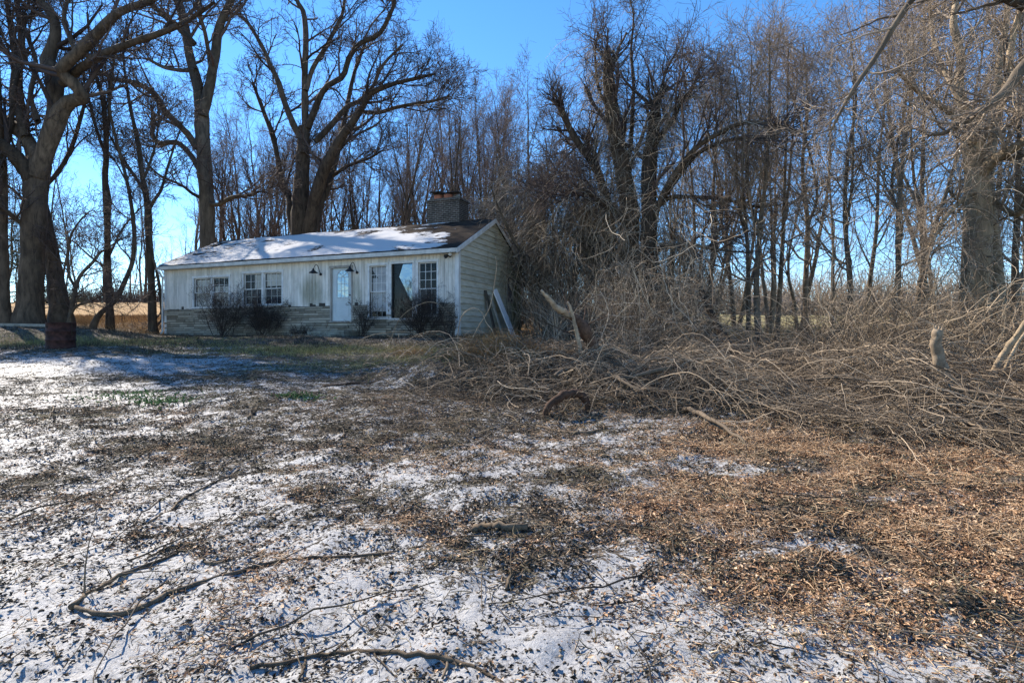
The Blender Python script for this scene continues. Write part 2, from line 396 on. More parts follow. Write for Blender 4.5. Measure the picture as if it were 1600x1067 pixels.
def mat_siding():
    m, nt, b = new_mat('white_siding')
    v = coords(nt, (1, 1, 0.12)); n = noise(nt, v, 9, 6, 0.65)
    n2 = noise(nt, coords(nt), 1.0, 5, 0.65)
    c = ramp(nt, n, [(0.25, (0.46, 0.425, 0.38)), (0.5, (0.73, 0.685, 0.62)), (0.7, (0.82, 0.775, 0.71))])
    c = mix_c(nt, ramp(nt, n2, [(0.5, (0, 0, 0)), (0.72, (0.7, 0.7, 0.7))]), c, (0.40, 0.40, 0.34))
    # algae stain between the second window pair and the door, streaks under the lamps
    sx = nt.nodes.new('ShaderNodeSeparateXYZ'); nt.links.new(coords(nt), sx.inputs[0])
    def blob(cx, rx, cz, rz):
        dx = math_n(nt, 'DIVIDE', math_n(nt, 'SUBTRACT', sx.outputs[0], cx), rx); dz = math_n(nt, 'DIVIDE', math_n(nt, 'SUBTRACT', sx.outputs[2], cz), rz)
        d = math_n(nt, 'ADD', math_n(nt, 'MULTIPLY', dx, dx), math_n(nt, 'MULTIPLY', dz, dz))
        return math_n(nt, 'SUBTRACT', 1.25, d, True)
    st = math_n(nt, 'MAXIMUM', blob(hx(486), 0.55, 1.75, 0.7), math_n(nt, 'MULTIPLY', blob(hx(556), 0.3, 1.6, 0.7), 0.8))
    st = math_n(nt, 'MULTIPLY', st, math_n(nt, 'MULTIPLY', noise(nt, coords(nt, (1, 1, 0.2)), 7, 4, 0.7), 1.1), True)
    c = mix_c(nt, st, c, (0.17, 0.165, 0.085))
    t = attr(nt, 'tint')
    c = mix_c(nt, 1.0, c, ramp(nt, t, [(0, (0.86, 0.86, 0.86)), (1, (1.05, 1.05, 1.05))]), 'MULTIPLY')
    nt.links.new(c, b.inputs['Base Color']); b.inputs['Roughness'].default_value = 0.7
    bump(nt, b, n, 0.25, 0.01)
    return m
def mat_stone():
    m, nt, b = new_mat('ledge_stone')
    t = attr(nt, 'tint'); n = noise(nt, coords(nt, (1, 1, 3)), 6, 6, 0.7)
    f = math_n(nt, 'ADD', math_n(nt, 'MULTIPLY', t, 0.45), math_n(nt, 'MULTIPLY', n, 0.6))
    c = ramp(nt, f, [(0.2, (0.12, 0.105, 0.08)), (0.5, (0.29, 0.26, 0.205)), (0.85, (0.44, 0.40, 0.325))])
    nt.links.new(c, b.inputs['Base Color']); b.inputs['Roughness'].default_value = 0.9; bump(nt, b, n, 0.7, 0.02)
    return m
def mat_clap():
    m, nt, b = new_mat('weathered_clapboard')
    v = coords(nt, (1, 0.6, 3)); n = noise(nt, v, 3.5, 7, 0.7)
    sx = nt.nodes.new('ShaderNodeSeparateXYZ'); nt.links.new(coords(nt), sx.inputs[0])
    moss = math_n(nt, 'MULTIPLY', math_n(nt, 'SUBTRACT', sx.outputs[1], 2.0, True), noise(nt, coords(nt), 2.3, 5, 0.7))
    moss2 = math_n(nt, 'MULTIPLY', math_n(nt, 'MULTIPLY', math_n(nt, 'SUBTRACT', sx.outputs[1], 4.4), 1.3, True), math_n(nt, 'MULTIPLY', noise(nt, coords(nt), 3.1, 5, 0.7), 1.8), True)
    c = ramp(nt, n, [(0.25, (0.30, 0.275, 0.21)), (0.5, (0.53, 0.50, 0.405)), (0.75, (0.63, 0.60, 0.51))])
    c = mix_c(nt, ramp(nt, moss, [(0.1, (0, 0, 0)), (0.9, (0.45, 0.45, 0.45))]), c, (0.23, 0.22, 0.11))
    c = mix_c(nt, moss2, c, (0.12, 0.125, 0.03))
    t = attr(nt, 'tint')
    c = mix_c(nt, 1.0, c, ramp(nt, t, [(0, (0.78, 0.78, 0.76)), (1, (1.1, 1.1, 1.1))]), 'MULTIPLY')
    nt.links.new(c, b.inputs['Base Color']); b.inputs['Roughness'].default_value = 0.85; bump(nt, b, n, 0.3, 0.01)
    return m
def mat_roof():
    m, nt, b = new_mat('snowy_shingles')
    br = node(nt, 'ShaderNodeTexBrick', Scale=1.0); nt.links.new(coords(nt), br.inputs['Vector'])
    br.inputs['Brick Width'].default_value = 0.30; br.inputs['Row Height'].default_value = 0.14; br.inputs['Mortar Size'].default_value = 0.008
    br.inputs['Color1'].default_value = (0.024, 0.02, 0.018, 1); br.inputs['Color2'].default_value = (0.05, 0.04, 0.033, 1); br.inputs['Mortar'].default_value = (0.02, 0.017, 0.015, 1)
    n = noise(nt, coords(nt), 3, 6, 0.7)
    c = mix_c(nt, ramp(nt, n, [(0.45, (0, 0, 0)), (0.7, (0.6, 0.6, 0.6))]), br.outputs[0], (0.065, 0.044, 0.03))
    s = attr(nt, 'snow'); n3 = noise(nt, coords(nt, (0.6, 1, 1)), 9, 6, 0.7)
    f = math_n(nt, 'ADD', s, math_n(nt, 'MULTIPLY', math_n(nt, 'SUBTRACT', n3, 0.5), 1.1))
    mr = node(nt, 'ShaderNodeMapRange'); mr.inputs['From Min'].default_value = 0.42; mr.inputs['From Max'].default_value = 0.56; nt.links.new(f, mr.inputs['Value'])
    c = mix_c(nt, mr.outputs[0], c, (0.50, 0.497, 0.50))
    nt.links.new(c, b.inputs['Base Color']); b.inputs['Roughness'].default_value = 0.95; b.inputs['Specular IOR Level'].default_value = 0.04
    bump(nt, b, math_n(nt, 'ADD', mr.outputs[0], math_n(nt, 'MULTIPLY', n3, 0.3)), 0.6, 0.03)
    return m
M['siding'] = mat_siding(); M['stone'] = mat_stone(); M['clap'] = mat_clap(); M['roof'] = mat_roof()
M['trim'] = plain('white_trim', (0.58, 0.58, 0.57), 0.6, 0.22, 5, zs=0.3)
M['fascia'] = plain('fascia_paint', (0.50, 0.49, 0.46), 0.65, 0.25, 4)
M['frame'] = plain('window_paint', (0.62, 0.62, 0.61), 0.55, 0.18, 7)
M['doorpaint'] = plain('pale_door', (0.50, 0.56, 0.58), 0.4, 0.08, 3)
M['doorframe'] = plain('worn_grey_wood', (0.30, 0.28, 0.25), 0.8, 0.4, 6, zs=0.3)
M['black'] = plain('black_metal', (0.018, 0.018, 0.02), 0.45, 0.2, 10)
M['curtain'] = plain('old_curtain', (0.78, 0.74, 0.66), 0.9, 0.12, 4, bstr=0.4)
M['blind'] = plain('grey_blind', (0.66, 0.67, 0.70), 0.85, 0.2, 5)
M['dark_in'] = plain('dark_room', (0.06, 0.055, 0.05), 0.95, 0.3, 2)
M['navy'] = plain('navy_film', (0.014, 0.014, 0.035), 0.35, 0.3, 3)
M['concrete'] = plain('mossy_concrete', (0.20, 0.195, 0.16), 0.95, 0.45, 5, bstr=0.6)
M['terracotta'] = plain('terracotta', (0.36, 0.13, 0.07), 0.85, 0.25, 9)
M['rust'] = plain('rusty_steel', (0.048, 0.021, 0.017), 0.85, 0.7, 7, bstr=0.5)
M['whiteboard'] = plain('white_painted_board', (0.86, 0.83, 0.83), 0.8, 0.08, 6, zs=0.3)
M['darkboard'] = plain('dark_weathered_board', (0.085, 0.07, 0.055), 0.9, 0.4, 6)
M['greyrail'] = plain('weathered_rail', (0.34, 0.31, 0.26), 0.9, 0.35, 5)
m, nt, b = new_mat('window_glass'); M['glass'] = m
b.inputs['Base Color'].default_value = (0.02, 0.025, 0.03, 1); b.inputs['Roughness'].default_value = 0.04
b.inputs['Alpha'].default_value = 0.15; b.inputs['Specular IOR Level'].default_value = 0.9
m, nt, b = new_mat('mirror_shard'); M['shard'] = m
b.inputs['Base Color'].default_value = (0.24, 0.28, 0.31, 1); b.inputs['Metallic'].default_value = 1.0; b.inputs['Roughness'].default_value = 0.06
bump(nt, b, noise(nt, coords(nt), 2.2, 3, 0.5), 0.25, 0.05)
def mat_brick():
    m, nt, b = new_mat('sooty_brick')
    v = coords(nt); sx = nt.nodes.new('ShaderNodeSeparateXYZ'); nt.links.new(v, sx.inputs[0])
    cb = nt.nodes.new('ShaderNodeCombineXYZ'); nt.links.new(math_n(nt, 'ADD', sx.outputs[0], sx.outputs[1]), cb.inputs[0]); nt.links.new(sx.outputs[2], cb.inputs[1])
    br = node(nt, 'ShaderNodeTexBrick', Scale=1.0); nt.links.new(cb.outputs[0], br.inputs['Vector'])
    br.inputs['Brick Width'].default_value = 0.21; br.inputs['Row Height'].default_value = 0.075; br.inputs['Mortar Size'].default_value = 0.010
    br.inputs['Color1'].default_value = (0.045, 0.036, 0.03, 1); br.inputs['Color2'].default_value = (0.085, 0.062, 0.05, 1); br.inputs['Mortar'].default_value = (0.20, 0.185, 0.16, 1)
    n = noise(nt, v, 4, 6, 0.7)
    c = mix_c(nt, ramp(nt, n, [(0.42, (0, 0, 0)), (0.7, (0.8, 0.8, 0.8))]), br.outputs[0], (0.03, 0.027, 0.024))
    nt.links.new(c, b.inputs['Base Color']); b.inputs['Roughness'].default_value = 0.92
    bump(nt, b, br.outputs['Fac'], -0.7, 0.015)
    return m
M['brick'] = mat_brick()

# openings on the front: x0, x1, z0, z1
def op(x0, x1, yt, yb):
    return (hx(x0), hx(x1), hz((x0 + x1) / 2, yb), hz((x0 + x1) / 2, yt))
W1 = op(304, 358.5, 434, 479.3); W2 = op(381.5, 441, 426.5, 475.5)
DO = op(516, 551.5, 415.5, 501.5); WA = op(578, 604.5, 415, 496); WP = op(612, 645, 411.8, 496.5); WB = op(654, 683, 409.5, 492)
OPEN = [W1, W2, DO, WA, WP, WB]

def cut(x0, x1, z0, z1, openings):
    """rectangles of [x0,x1]x[z0,z1] left by the openings"""
    xsb = sorted({x0, x1} | {min(max(o[i], x0), x1) for o in openings for i in (0, 1)})
    out = []
    for a, c in zip(xsb, xsb[1:]):
        if c - a < 1e-4: continue
        mid = (a + c) / 2; z = z0
        for o in sorted([o for o in openings if o[0] < mid < o[1]], key=lambda o: o[2]):
            if o[2] > z: out.append((a, c, z, min(o[2], z1)))
            z = max(z, o[3])
        if z < z1: out.append((a, c, z, z1))
    return [r for r in out if r[3] - r[2] > 1e-3]

sid = MB(); x = 0.12
while x < HLEN - 0.12:
    w = 0.15; t = rng.random()
    for (a, c, z0, z1) in cut(x + 0.005, min(x + w - 0.005, HLEN - 0.12), WAIN, WTOP, OPEN):
        e = U(0, 0.002)
        if z0 == WAIN: z0 = WAIN - 0.03 + (U(0, 0.02) if rng.random() < 0.8 else U(0.02, 0.13))
        sid.box((a, -0.018 - e, z0), (c, 0.004, z1), t)
    x += w
sid.build('siding', M['siding'], house)
back = MB()
for (a, c, z0, z1) in cut(0, HLEN, -0.3, WTOP, OPEN): back.box((a, 0.004, z0), (c, 0.12, z1))
back.box((0, 0.12, -0.3), (0.12, HDEP, WTOP)); back.box((0.12, HDEP - 0.12, -0.3), (HLEN - 0.12, HDEP, WTOP))
back.prism([(0.01, 0, WTOP), (0.01, HDEP, WTOP), (0.01, HDEP / 2, RIDGE - 0.12)], (0.1, 0, 0))
back.box((0.12, 0.12, 0.2), (HLEN - 0.12, HDEP - 0.12, 0.26)); back.box((0.12, 0.12, 2.62), (HLEN - 0.12, HDEP - 0.12, 2.66))
back.box((0.12, 3.1, 0.26), (HLEN - 0.12, 3.16, 2.62))
back.build('inner_wall', M['dark_in'], house)
st = MB(); z = -0.25
while z < WAIN - 0.045:
    h = U(0.075, 0.115); h = min(h, WAIN - 0.035 - z); xx = 0.0
    while xx < HLEN:
        L = U(0.25, 0.95); x1 = min(xx + L, HLEN)
        for (a, c, z0, z1) in cut(xx + 0.004, x1 - 0.004, z + 0.009, z + h - 0.008, OPEN):
            d = U(0.010, 0.055); st.box((a, -d, z0), (c, 0.003, z1), rng.random())
        xx = x1
    z += h
st.box((hx(606), -0.06, hz(650, 502)), (HLEN - 0.1, -0.041, hz(650, 497.6)), 0.9)
st.build('stone_veneer', M['stone'], house)
tr = MB()
MB().box((-0.01, -0.03, -0.1), (0.118, 0.0035, WTOP)).build('corner_trim', M['trim'], house); tr.box((HLEN - 0.115, -0.045, -0.05), (HLEN + 0.03, 0.003, WTOP)); tr.box((HLEN + 0.0, 0.0025, -0.05), (HLEN + 0.032, 0.10, WTOP))
tr.build('corner_trim', M['trim'], house)
# gable clapboards
GX0 = HLEN
gw = (4.18, 4.86, hz(716, 0) * 0 + 1.42, 2.50)
cl = MB(); z = -0.05; e = 0.205
def gable_span(z):
    if z <= EAVE - 0.08: return 0.10, HDEP
    t = (z - (EAVE - 0.08)) / (RIDGE - EAVE - 0.02)
    return 0.0 + t * HDEP / 2 + 0.02, HDEP - t * HDEP / 2 - 0.02
while z < RIDGE - 0.2:
    z1 = z + e
    a0, a1 = gable_span(z); b0, b1 = gable_span(z1)
    if b1 - b0 < 0.1: b0 = b1 = HDEP / 2; 
    nseg = 6; tt = rng.random()
    sag = fbm(np.linspace(0, 3, nseg + 1) + z * 7, np.full(nseg + 1, z * 3.0), 2) * 0.030
    for k in range(nseg):
        f0, f1 = k / nseg, (k + 1) / nseg
        ya, yb = a0 + (a1 - a0) * f0, a0 + (a1 - a0) * f1
        yc, yd = b0 + (b1 - b0) * f0, b0 + (b1 - b0) * f1
        if z > gw[2] - 0.12 and z1 < gw[3] + 0.12:
            if yb > gw[0] and ya < gw[0]: yb = yd = gw[0]
            elif ya < gw[1] and yb > gw[1]: ya = yc = gw[1]
            elif ya >= gw[0] and yb <= gw[1]: continue
        s0, s1 = sag[k], sag[k + 1]
        cl.hexa([(GX0, ya, z + s0), (GX0 + 0.048, ya, z + s0), (GX0 + 0.048, yb, z + s1), (GX0, yb, z + s1),
                 (GX0, yc, z1 + 0.012 + s0), (GX0 + 0.007, yc, z1 + 0.012 + s0), (GX0 + 0.007, yd, z1 + 0.012 + s1), (GX0, yd, z1 + 0.012 + s1)], tt + U(-.1, .1))
    z = z1
cl.build('clapboards', M['clap'], house)
gb2 = MB()
gb2.prism([(HLEN - 0.12, 0.12, -0.3), (HLEN - 0.12, HDEP, -0.3), (HLEN - 0.12, HDEP, WTOP), (HLEN - 0.12, HDEP / 2, RIDGE - 0.1), (HLEN - 0.12, 0.12, WTOP)], (0.118, 0, 0))
gb2.build('gable_wall', M['clap'], house)
# gable window: dark, broken, with a plastic strip
gwn = MB()
for a in ((gw[0], gw[0] + .05), (gw[1] - .05, gw[1])): gwn.box((GX0 + 0.003, a[0], gw[2]), (GX0 + 0.05, a[1], gw[3]))
gwn.box((GX0 + 0.003, gw[0] + .05, gw[3] - .05), (GX0 + .047, gw[1] - .05, gw[3])); gwn.box((GX0 + 0.003, gw[0] + .05, gw[2]), (GX0 + .047, gw[1] - .05, gw[2] + .05))
gwf = gwn.build('side_window', M['doorframe'], house)
MB().box((GX0 + 0.004, gw[0] + .05, gw[2] + .05), (GX0 + .02, gw[1] - .05, gw[3] - .05)).build('pane', M['navy'], gwf)
MB().prism([(GX0 + .024, gw[0] + .28, gw[3] - .06), (GX0 + .024, gw[1] - .06, gw[3] - .06), (GX0 + .024, gw[1] - .12, gw[2] + .5), (GX0 + .024, gw[0] + .36, gw[2] + .62)], (.004, 0, 0)).build('torn_plastic', M['curtain'], gwf)
vt = MB()
for k in range(7):
    zz = RIDGE - 0.95 + k * 0.075
    vt.box((GX0 + .03, HDEP / 2 + .05, zz), (GX0 + .05, HDEP / 2 + .30, zz + .03))
vt.build('gable_vent', M['doorframe'], house)

# roof: front slope grid with snow depth, rear slope, rake boards
OV = 0.32; GOV = 0.10
nx, ny = 220, 60
rx = np.linspace(-0.12, HLEN + GOV, nx); ry = np.linspace(-OV, HDEP / 2, ny)
RX, RY = np.meshgrid(rx, ry)
rz = EAVE + (RIDGE - EAVE) * (RY + OV) / (HDEP / 2 + OV)
v = (RY + OV) / (HDEP / 2 + OV)
edge = HLEN - 0.55 - 0.6 * v - 0.25 * fbm(v * 6, v * 0 + 2, 3)
rs = 1.0 - sstep(-0.25, 0.35, RX - edge)
topb = sstep(7.5, 13.0, RX + 0.8 * fbm(RX * .5, RY * 3, 2))
rs = rs - 0.85 * topb * sstep(0.68, 0.90, v + 0.26 * fbm(RX * 0.7, RY * 2.5, 4) + 0.03 * topb) - 0.5 * sstep(11.0, 13.2, RX + fbm(RX * 2, RY * 9, 3)) * (0.5 + 1.6 * vnoise(RX * 2.5, RY * 11))
rs = rs - 0.55 * sstep(2.0, 0.0, RX) * 0.3
for k in range(48):
    cx = U(0.0, 4.6); cv = U(0.15, 1.0); rr = U(0.05, 0.16)
    rs = rs - U(.5, 1.0) * np.exp(-(((RX - cx) / (rr * 2.2)) ** 2 + ((v - cv) / (rr * 0.16)) ** 2))
rs = rs - 0.5 * sstep(0.93, 1.0, v) + 0.6 * np.exp(-(((RX - 12.0) / 0.9) ** 2 + ((v - .97) / .03) ** 2)) * 1.6
rs = np.where(rs > 0, rs * (0.80 + 0.6 * fbm(RX * 0.9, RY * 1.3 + 4, 4)), rs)
rzs = rz + 0.045 * np.clip(rs, 0, 1) + 0.012 * fbm(RX * 1.5, RY * 1.5, 3)
rb = MB(); idx = np.arange(RX.size).reshape(RX.shape)
rb.add(np.stack([RX, RY, rzs], -1), np.stack([idx[:-1, :-1], idx[:-1, 1:], idx[1:, 1:], idx[1:, :-1]], -1))
n0 = rb.n
sl = (RIDGE - EAVE) / (HDEP / 2 + OV); yb = HDEP + OV
rb.hexa([(-.12, HDEP / 2 + 0.002, RIDGE - .06), (HLEN + GOV, HDEP / 2 + 0.002, RIDGE - .06), (HLEN + GOV, yb, EAVE - .06), (-.12, yb, EAVE - .06),
         (-.12, HDEP / 2 + 0.002, RIDGE + 0.015), (HLEN + GOV, HDEP / 2 + 0.002, RIDGE + 0.015), (HLEN + GOV, yb, EAVE + .015), (-.12, yb, EAVE + .015)])
rb.hexa([(-.12, -OV + .01, EAVE - .09), (HLEN + GOV, -OV + .01, EAVE - .09), (HLEN + GOV, HDEP / 2, RIDGE - .09), (-.12, HDEP / 2, RIDGE - .09),
         (-.12, -OV + .01, EAVE - .015), (HLEN + GOV, -OV + .01, EAVE - .015), (HLEN + GOV, HDEP / 2, RIDGE - .015), (-.12, HDEP / 2, RIDGE - .015)])
ro = rb.build('roof', M['roof'], house)
setattr_pt(ro.data, 'snow', np.concatenate([rs.ravel(), np.full(rb.n - n0, -1.0)]))
fa = MB()
fa.box((-.12, -OV - .022, EAVE - .15), (HLEN + GOV, -OV - .001, EAVE - .012)); fa.box((-.12, -OV + .001, EAVE - .135), (HLEN + GOV - .01, 0.0, EAVE - .115))
fa.build('fascia', M['fascia'], house)
rk = MB()
x0, x1 = HLEN + GOV + .001, HLEN + GOV + .025
rk.hexa([(x0, -OV - .02, EAVE - .19), (x1, -OV - .02, EAVE - .19), (x1, HDEP / 2, RIDGE - .19), (x0, HDEP / 2, RIDGE - .19),
         (x0, -OV - .02, EAVE - .02), (x1, -OV - .02, EAVE - .02), (x1, HDEP / 2, RIDGE - .015), (x0, HDEP / 2, RIDGE - .015)])
rk.hexa([(x0, HDEP / 2 + .002, RIDGE - .17), (x1, HDEP / 2 + .002, RIDGE - .17), (x1, yb, EAVE - .17), (x0, yb, EAVE - .17),
         (x0, HDEP / 2 + .002, RIDGE - .025), (x1, HDEP / 2 + .002, RIDGE - .025), (x1, yb, EAVE - .03), (x0, yb, EAVE - .03)])
rk.build('rake_board', M['trim'], house)
ch = MB(); ch.box((11.42, 2.78, 4.2), (12.88, 3.62, 5.52)); ch.box((11.38, 2.74, 5.43), (12.92, 3.66, 5.50), 0.5)
ch.box((11.46, 2.82, 5.52), (12.84, 3.58, 5.56))
cho = ch.build('chimney', M['brick'], house)
for cx in (11.78, 12.22):
    MB().lathe([(0.0, 5.5), (.17, 5.5), (.18, 5.74), (.145, 5.74), (.14, 5.6)], (cx, 3.1, 0)).build('chimney_pot', M['terracotta'], cho, True)
mc = MB(); mc.lathe([(0, 5.5), (.16, 5.52), (.12, 5.62), (.05, 5.70), (0, 5.72)], (12.62, 3.15, 0)); mc.build('mortar_cap', M['concrete'], cho, True)
cp = MB(); cp.box((11.52, 2.82, 5.83), (12.02, 3.36, 5.86)); cp.hexa([(12.0, 2.9, 5.775), (12.75, 2.9, 5.79), (12.75, 3.3, 5.79), (12.0, 3.3, 5.775), (12.0, 2.9, 5.795), (12.75, 2.9, 5.81), (12.75, 3.3, 5.81), (12.0, 3.3, 5.795)])
for dx, dy in ((11.6, 2.9), (11.94, 2.9), (11.6, 3.28), (11.94, 3.28)): cp.box((dx - .01, dy - .01, 5.74), (dx + .01, dy + .01, 5.83))
cp.build('chimney_cap', M['black'], cho)

def sash(f, x0, x1, z0, z1, y, cols, rows, w=.035, mt=.016):
    f.box((x0, y, z0), (x0 + w, y + .035, z1)); f.box((x1 - w, y, z0), (x1, y + .035, z1))
    f.box((x0 + w, y + .001, z0), (x1 - w, y + .034, z0 + w)); f.box((x0 + w, y + .001, z1 - w), (x1 - w, y + .034, z1))
    for i in range(1, cols):
        xx = x0 + w + (x1 - x0 - 2 * w) * i / cols; f.box((xx - mt / 2, y + .006, z0 + w), (xx + mt / 2, y + .026, z1 - w))
    for j in range(1, rows):
        zz = z0 + w + (z1 - z0 - 2 * w) * j / rows; f.box((x0 + w, y + .008, zz - mt / 2), (x1 - w, y + .024, zz + mt / 2))
def casing(f, o, w=.07, out=.05):
    x0, x1, z0, z1 = o
    f.box((x0 - w, -out, z0 - .02), (x0, 0.01, z1)); f.box((x1, -out, z0 - .02), (x1 + w, .01, z1)); f.box((x0 - w - .02, -out - .015, z1), (x1 + w + .02, .01, z1 + w + .02))
    f.box((x0 - w - .03, -out - .03, z0 - .07), (x1 + w + .03, .01, z0 - .02))
def sheet(name, mat, x0, x1, z0, z1, y, parent, wave=0.02, n=24):
    xx = np.linspace(x0, x1, n); yy = y + wave * np.sin(np.arange(n) * 1.7) + U(-wave, wave, n) * .4
    v = np.concatenate([np.stack([xx, yy, np.full(n, z0)], 1), np.stack([xx, yy, np.full(n, z1)], 1)])
    return MB().add(v, [(i, i + 1, n + i + 1, n + i) for i in range(n - 1)]).build(name, mat, parent, True)
def twin(o, navy):
    x0, x1, z0, z1 = o; f = MB(); casing(f, o)
    xm = (x0 + x1) / 2; zm = z0 + (z1 - z0) * .5
    f.box((xm - .05, -.035, z0), (xm + .05, .06, z1))
    for a, c in ((x0, xm - .05), (xm + .05, x1)):
        sash(f, a, c, zm - .02, z1, .02, 3, 2); sash(f, a, c, z0, zm + .015, .058, 3, 2)
    fo = f.build('window', M['frame'], house)
    MB().box((x0 + .03, .045, z0 + .03), (x1 - .03, .048, z1 - .03)).build('pane', M['glass'], fo)
    return fo, xm, zm
fo, xm, zm = twin(W1, False)
sheet('curtain', M['curtain'], W1[0] + .04, xm - .06, W1[2] + .02, W1[3] - .06, .11, fo, .012)
sheet('curtain', M['curtain'], xm + .06, W1[1] - .03, W1[2] + .02, zm + .24, .11, fo, .015)
fo, xm, zm = twin(W2, True)
sheet('curtain', M['curtain'], xm - .55, xm - .06, zm, W2[3] - .05, .11, fo, .03); sheet('curtain', M['curtain'], xm + .07, W2[1] - .03, zm + .1, W2[3] - .05, .11, fo, .03)
MB().box((W2[0] + .03, .098, W2[2] + .02), (W2[1] - .03, .104, zm - .02)).build('dark_screen', M['navy'], fo)
def single(o, blind):
    x0, x1, z0, z1 = o; f = MB(); casing(f, o)
    zm = z0 + (z1 - z0) * .5
    sash(f, x0, x1, zm - .02, z1, .02, 3, 3); sash(f, x0, x1, z0, zm + .015, .058, 3, 3 if blind else 1)
    fo = f.build('window', M['frame'], house)
    MB().box((x0 + .03, .045, z0 + .03), (x1 - .03, .048, z1 - .03)).build('pane', M['glass'], fo)
    return fo, zm
fo, zm = single(WA, True)
sheet('blind', M['blind'], WA[0] + .03, WA[1] - .03, WA[2] + .22, WA[3] - .04, .115, fo, .012)
MB().prism([(WA[0] + .04, .105, zm + .5), (WA[0] + .28, .105, zm + .5), (WA[0] + .04, .105, zm + .78)], (0, .004, 0)).build('dark_gap', M['dark_in'], fo)
fo, zm = single(WB, False)
MB().box((WB[0] + .03, .098, WB[2] + .03), (WB[1] - .03, .104, zm)).build('dark_screen', M['navy'], fo)
f = MB(); casing(f, WP); fo = f.build('picture_window', M['frame'], house)
x0, x1, z0, z1 = WP; w_, h_ = x1 - x0, z1 - z0
MB().prism([(x0 + w_ * .50, .05, z1 - .01), (x1 - .003, .05, z1 - .01), (x1 - .003, .05, z0 + h_ * .35), (x0 + w_ * .86, .05, z0 + h_ * .30), (x0 + w_ * .62, .05, z0 + h_ * .52), (x0 + w_ * .32, .05, z0 + h_ * .76)], (0, .006, 0)).build('glass_shard', M['shard'], fo)
MB().box((x0 + .003, .062, z0 + .003), (x1 - .003, .065, z1 - .003)).build('pane', M['glass'], fo)
# white pilasters between the tall windows
pl = MB()
for a, c in ((WA[1] + .075, WP[0] - .075), (WP[1] + .075, WB[0] - .075)):
    if c - a > .03: pl.box((a, -.04, WA[2]), (c, -.021, WTOP - .1))
if pl.n: pl.build('mullion_board', M['trim'], house)
# door
x0, x1, z0, z1 = DO
f = MB(); f.box((x0, -.035, z0), (x0 + .07, .09, z1)); f.box((x1 - .07, -.035, z0), (x1, .09, z1)); f.box((x0 - .01, -.05, z1 - .08), (x1 + .01, .09, z1 + .01)); f.box((x0, -.09, z0 - .05), (x1, .09, z0))
f.build('door_frame', M['doorframe'], house)
dx0, dx1, dz0, dz1 = x0 + .073, x1 - .073, z0 + .004, z1 - .083
d = MB(); d.box((dx0, .03, dz0), (dx1, .075, dz1))
dw = dx1 - dx0; ax0, ax1 = dx0 + dw * .27, dx1 - dw * .18; az0 = dz0 + (dz1 - dz0) * .45; acx = (ax0 + ax1) / 2; ar = (ax1 - ax0) / 2; az1 = dz0 + (dz1 - dz0) * .955 - ar
def arch(r, dz, n=16):
    a = np.linspace(0, np.pi, n); return [(acx + r * math.cos(t), az1 + r * math.sin(t)) for t in a] + [(acx - r, az0 - dz), (acx + r, az0 - dz)]
px0, px1 = dx0 + .14, dx1 - .14
for (a, c, e, g_) in ((px0, px1, dz0 + .16, dz0 + .18), (px0, px1, dz0 + .78, dz0 + .80), (px0, px0 + .02, dz0 + .18, dz0 + .78), (px1 - .02, px1, dz0 + .18, dz0 + .78)): d.box((a, .018, e), (c, .0295, g_))
out = arch(ar + .03, .03); ring = np.array([(p[0], .022, p[1]) for p in out + out[:1]]); d.tube(ring, .014, 5)
dr = d.build('door', M['doorpaint'], house)
MB().prism([(p[0], .024, p[1]) for p in arch(ar, 0)], (0, .0045, 0)).build('door_glass', M['shard'], dr)
mu = MB()
for q in (.25, .5, .75): 
    a = math.pi * q; mu.tube([(acx, .018, az1), (acx + ar * math.cos(a), .018, az1 + ar * math.sin(a))], .008, 4)
for k in (1, 2): mu.tube([(ax0 + 2 * ar * k / 3, .018, az0), (ax0 + 2 * ar * k / 3, .018, az1)], .009, 4)
for k in (1, 2): mu.tube([(ax0, .018, az0 + (az1 - az0) * k / 3), (ax1, .018, az0 + (az1 - az0) * k / 3)], .009, 4)
mu.tube([(ax0, .018, az1), (ax1, .018, az1)], .009, 4)
mu.build('door_grille', M['frame'], dr)
dk = MB(); dk.lathe([(0, -.06), (.022, -.055), (.03, -.035), (.012, -.02), (.012, 0.0)], (0, 0, 0), 12)
dko = dk.build('door_knob', M['black'], dr, True); dko.rotation_euler = (math.radians(-90), 0, 0); dko.location = (dx1 - .07, .03, dz0 + .95)
# wall lamps and floodlight
def barn_lamp(px, py):
    x_, z_ = hx(px), hz(px, py)
    r = MB(); r.tube([(x_ + .12, -.02, z_ - .12), (x_ + .12, -.06, z_ - .12)], .05, 10)
    t = np.linspace(0, 1, 12)
    arc = np.stack([x_ + .12 - .14 * t, -.06 - .22 * t, z_ - .12 + .30 * np.sin(t * math.pi * .93) + .1 * t], 1); r.tube(arc, .013, 6)
    o = r.build('wall_lamp', M['black'], house, True)
    MB().lathe([(.0, .10), (.035, .09), (.045, .03), (.16, -.06), (.165, -.075), (.15, -.07), (.04, .015), (0, .02)], tuple(arc[-1] + np.array([0, 0, -.06])), 18).build('lamp_shade', M['black'], o, True)
barn_lamp(498, 424); barn_lamp(554.5, 421)
fx, fz = hx(704), hz(704, 399.5)
r = MB(); r.tube([(fx, -.02, fz), (fx, -.06, fz)], .055, 10); r.tube([(fx, -.06, fz), (fx - .05, -.14, fz)], .02, 6); r.tube([(fx, -.06, fz), (fx + .06, -.14, fz + .03)], .02, 6)
fo = r.build('flood_lamp', M['black'], house, True)
MB().tube([(fx - .05, -.13, fz), (fx - .09, -.22, fz - .05)], [.045, .075], 10).build('lamp_head', M['black'], fo, True)
MB().tube([(fx + .06, -.13, fz + .03), (fx + .1, -.22, fz + .02)], [.04, .065], 10).build('lamp_head', M['trim'], fo, True)
